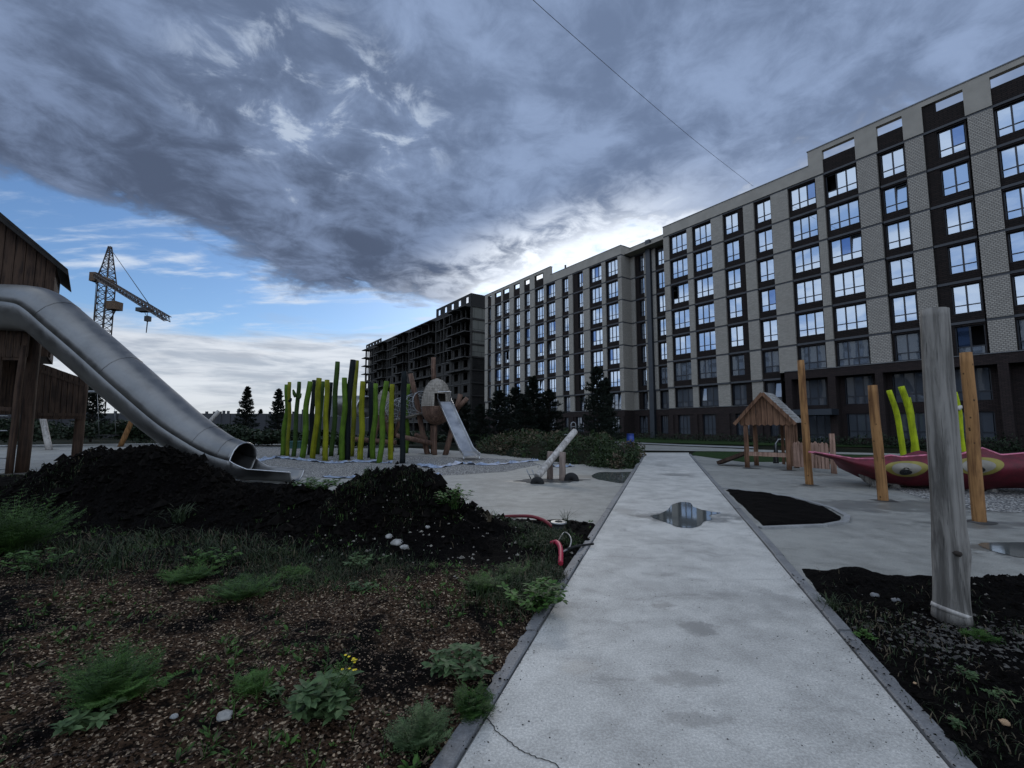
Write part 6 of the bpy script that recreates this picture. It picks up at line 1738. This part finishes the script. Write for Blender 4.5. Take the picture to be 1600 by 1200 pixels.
# thin dark sapling by the mound
c = G(1002, 727); SA = thing('dead_sapling', c, 'thin dark bare sapling at the near end of the weed mound', 'sapling')
mb = MB(); t_ = at(972, 690, c.y); 
b0_ = at(978, 727, c.y); b0_.z = .1; mb.tube([b0_, b0_.lerp(t_, .5)+Vector((.03, 0, 0)), t_], [.035, .025, .012], 8); mb.build('stem', M['bark'], SA)
for k in range(6): m2 = MB(); p = b0_.lerp(t_, .35+.11*k); m2.tube([p, p+Vector((rnd.uniform(-.3, .3), rnd.uniform(-.1, .1), rnd.uniform(.05, .35)))], [.010, .004], 5); m2.build('twig', M['bark'], SA)

# dark collars of soil and painted contact shade round the feet of posts and poles
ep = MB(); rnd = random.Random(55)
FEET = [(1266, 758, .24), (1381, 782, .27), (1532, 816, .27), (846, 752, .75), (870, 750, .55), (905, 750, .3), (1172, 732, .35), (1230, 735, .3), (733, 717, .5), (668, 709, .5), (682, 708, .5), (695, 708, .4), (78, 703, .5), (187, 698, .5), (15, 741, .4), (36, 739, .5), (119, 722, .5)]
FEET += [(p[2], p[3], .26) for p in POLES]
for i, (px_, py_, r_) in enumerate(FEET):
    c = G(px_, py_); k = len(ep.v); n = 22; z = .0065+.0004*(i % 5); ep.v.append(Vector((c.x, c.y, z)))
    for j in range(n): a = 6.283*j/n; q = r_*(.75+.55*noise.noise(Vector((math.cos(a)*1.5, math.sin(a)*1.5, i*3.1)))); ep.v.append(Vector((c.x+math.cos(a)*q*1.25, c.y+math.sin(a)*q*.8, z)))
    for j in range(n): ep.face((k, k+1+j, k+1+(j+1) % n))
structure('foot_soil_and_shade', ep, plain('dark_soil_and_shade', (0.045, 0.042, 0.038), 0.8, var=.5, scale=6, bmp=.5))

# ------------------------------------------------------------------ small things
bb_ = at(985, 690, 33); bb_.z = 0
BN = thing('blue_barrel', bb_, 'blue plastic barrel on the lawn before the block', 'barrel')
mb = MB(); mb.tube([bb_, bb_+Vector((0, 0, .1)), bb_+Vector((0, 0, .45)), bb_+Vector((0, 0, .9))], [.24, .27, .28, .25], 16); mb.build('body', M['blue_plastic'], BN); mb = MB(); mb.tube([bb_+Vector((0, 0, .902)), bb_+Vector((0, 0, .96))], [.28, .26], 16); mb.build('lid', M['blue_plastic'], BN)
c = G(462, 700.5); mb = MB(); mb.box(c.x-.45, c.x+.45, c.y-.3, c.y+.3, 0, .42); mb.box(c.x-.49, c.x+.49, c.y-.34, c.y+.34, .421, .5); mb.box(c.x-.2, c.x+.2, c.y-.335, c.y-.301, .2, .26)
tag(mb.build('toy_crate', M['teal']), 'small teal box standing behind the leftmost poles', 'box')
# hose, cap and cables in the bed by the path
def on(px, py, dz=.0): p = Gh(px, py, h_left); return p+Vector((0, 0, dz))
def hose(pts, r, mt, name, lab, cat, rib=True):
    P = [on(*p) for p in pts]; F = []
    for i in range(len(P)-1):
        for k in range(14): F.append(catmull(P, i, k/14))
    F.append(P[-1]); mb = MB(); mb.tube(F, [r*(1+.10*(i % 2)) if rib else r for i in range(len(F))], 10); return tag(mb.build(name, M[mt]), lab, cat)
hose([(788, 810, .03), (805, 811, .05), (830, 813, .06), (850, 819, .05), (864, 826, .02)], .026, 'hose_dull', 'corrugated_hose', 'red corrugated hose lying along the edge of the playground concrete', 'hose')
hose([(861, 852, .02), (870, 858, .08), (876, 870, .09), (876, 886, .03)], .027, 'hose', 'corrugated_hose', 'short bright red hose stub arching out of the bed by the kerb', 'hose')
hose([(872, 850, .03), (882, 838, .05), (892, 848, .06), (890, 862, .05), (878, 868, .03)], .010, 'grey_cable' if 'grey_cable' in M else 'galv', 'cable', 'grey cable looped beside the black cap', 'cable', False)
hose([(880, 866, .03), (900, 862, .06), (915, 860, .07), (928, 861, .09)], .014, 'rubber', 'pipe', 'thin black pipe resting across the left kerb', 'pipe', False)
c = on(873, 826, 0); CP = thing('drain_cap', c, 'round black access cap with a pale ring in the bed by the path', 'drain cap')
mb = MB(); mb.tube([c-Vector((0, 0, .1)), c+Vector((0, 0, .07))], [.10, .10], 20); mb.build('shaft', M['rubber'], CP)
mb = MB(); mb.tube([c+Vector((0, 0, .071)), c+Vector((0, 0, .095))], [.125, .118], 24); mb.build('lid', M['galv'], CP); mb = MB(); mb.tube([c+Vector((0, 0, .0952)), c+Vector((0, 0, .104))], [.06, .055], 16); mb.build('hub', M['rubber'], CP)
# tarpaulin strips at the gravel edge
def tarp(pts, w, lab, seed):
    P = [G(*p) for p in pts]; mb = MB(); rnd = random.Random(seed); F = []
    for i in range(len(P)-1):
        for k in range(10): F.append(catmull(P, i, k/10))
    F.append(P[-1]); m = 7
    for i, p in enumerate(F):
        d_ = (F[min(i+1, len(F)-1)]-F[max(i-1, 0)]).normalized(); s = Vector((-d_.y, d_.x, 0)); ww_ = w*(.45+.75*abs(noise.noise(Vector((i*.23, seed, 0))))*1.6)
        for j in range(m):
            u = j/(m-1)-.5; mb.v.append(p+s*u*ww_+Vector((0, 0, .02+.16*w*max(0, noise.noise(Vector((i*.45, j*.9, seed))))*2)))
    for i in range(len(F)-1):
        for j in range(m-1): a = i*m+j; mb.face((a, a+1, a+m+1, a+m), True)
    o = mb.build('geotextile', M['tarp']); tag(o, lab, 'tarpaulin', 'geotextile edges round the gravel')
tarp([(395, 722), (430, 716), (470, 719), (520, 724), (560, 722), (610, 724)], .55, 'crumpled blue-grey geotextile among the left poles', 1)
tarp([(655, 726), (680, 731), (720, 725), (760, 727), (800, 724), (838, 720)], .55, 'crumpled blue-grey geotextile strip from the pole forest to the seesaw', 2)
tarp([(505, 746), (550, 747), (600, 744), (640, 746), (690, 742)], .35, 'blue-grey geotextile strip along the near edge of the gravel', 3)
tarp([(862, 729), (880, 730), (895, 729)], .4, 'short geotextile scrap behind the seesaw posts', 4)
# loose stones
def stone(px, py, r, mt, lab, hf, seed):
    c = Gh(px, py, hf)+Vector((0, 0, r*.35)); mb = MB(); n, m = 14, 9
    for i in range(m):
        th = math.pi*i/(m-1)
        for k in range(n):
            ph_ = 2*math.pi*k/n; d_ = Vector((math.sin(th)*math.cos(ph_), math.sin(th)*math.sin(ph_), math.cos(th))); q = r*(1+.35*noise.noise(d_*1.6+Vector((seed, 0, 0)))); mb.v.append(c+Vector((d_.x*q*1.2, d_.y*q, d_.z*q*.7)))
    for i in range(m-1):
        for k in range(n): a = i*n+k; b_ = i*n+(k+1) % n; mb.face((a, b_, b_+n, a+n), True)
    tag(mb.build('stone', M[mt]), lab, 'stone', 'loose stones in the beds')
stone(350, 1122, .032, 'stone_w', 'white chalky stone near the bottom left of the brown bed', h_left, 1)
stone(272, 1125, .017, 'grey_st' if 'grey_st' in M else 'kerb_light', 'small grey pebble left of the white chalky stone', h_left, 2)
stone(1571, 1139, .019, 'stone_o', 'ochre pebble near the bottom right corner', h_right, 3)
stone(1430, 1072, .008, 'stone_o', 'tiny ochre pebble in the middle of the right bed', h_right, 4)
stone(620, 852, .060, 'stone_w', 'pale flat rock at the foot of the nearer soil heap', h_left, 5)
stone(608, 842, .045, 'stone_w', 'pale rock just left of and behind the flat one', h_left, 6)
stone(632, 858, .045, 'stone_w', 'pale rock just right of the flat one', h_left, 7)
stone(668, 826, .03, 'stone_w', 'small white rock half way up the nearer soil heap', h_left, 8)
stone(1367, 932, .032, 'kerb', 'grey mortar lump behind the crumbs in the right bed', h_right, 9)
stone(1400, 940, .030, 'kerb', 'grey mortar lump nearest the foot of the grey log', h_right, 10)
# overhead cable
mb = MB(); s, z = fac(1177, 291); P0 = O+Fv*s; P0.z = z
pts = [P0, at(1090, 223, 34), at(1000, 147, 27), at(915, 73, 22), at(833, 0, 18.5), at(740, -88, 15.5)]
F = []
for i in range(len(pts)-1):
    for k in range(6): F.append(catmull(pts, i, k/6))
F.append(pts[-1]); mb.tube(F, .014, 6); tag(mb.build('overhead_cable', M['black_metal']), 'thin dark cable crossing the sky down to the roof edge', 'cable')
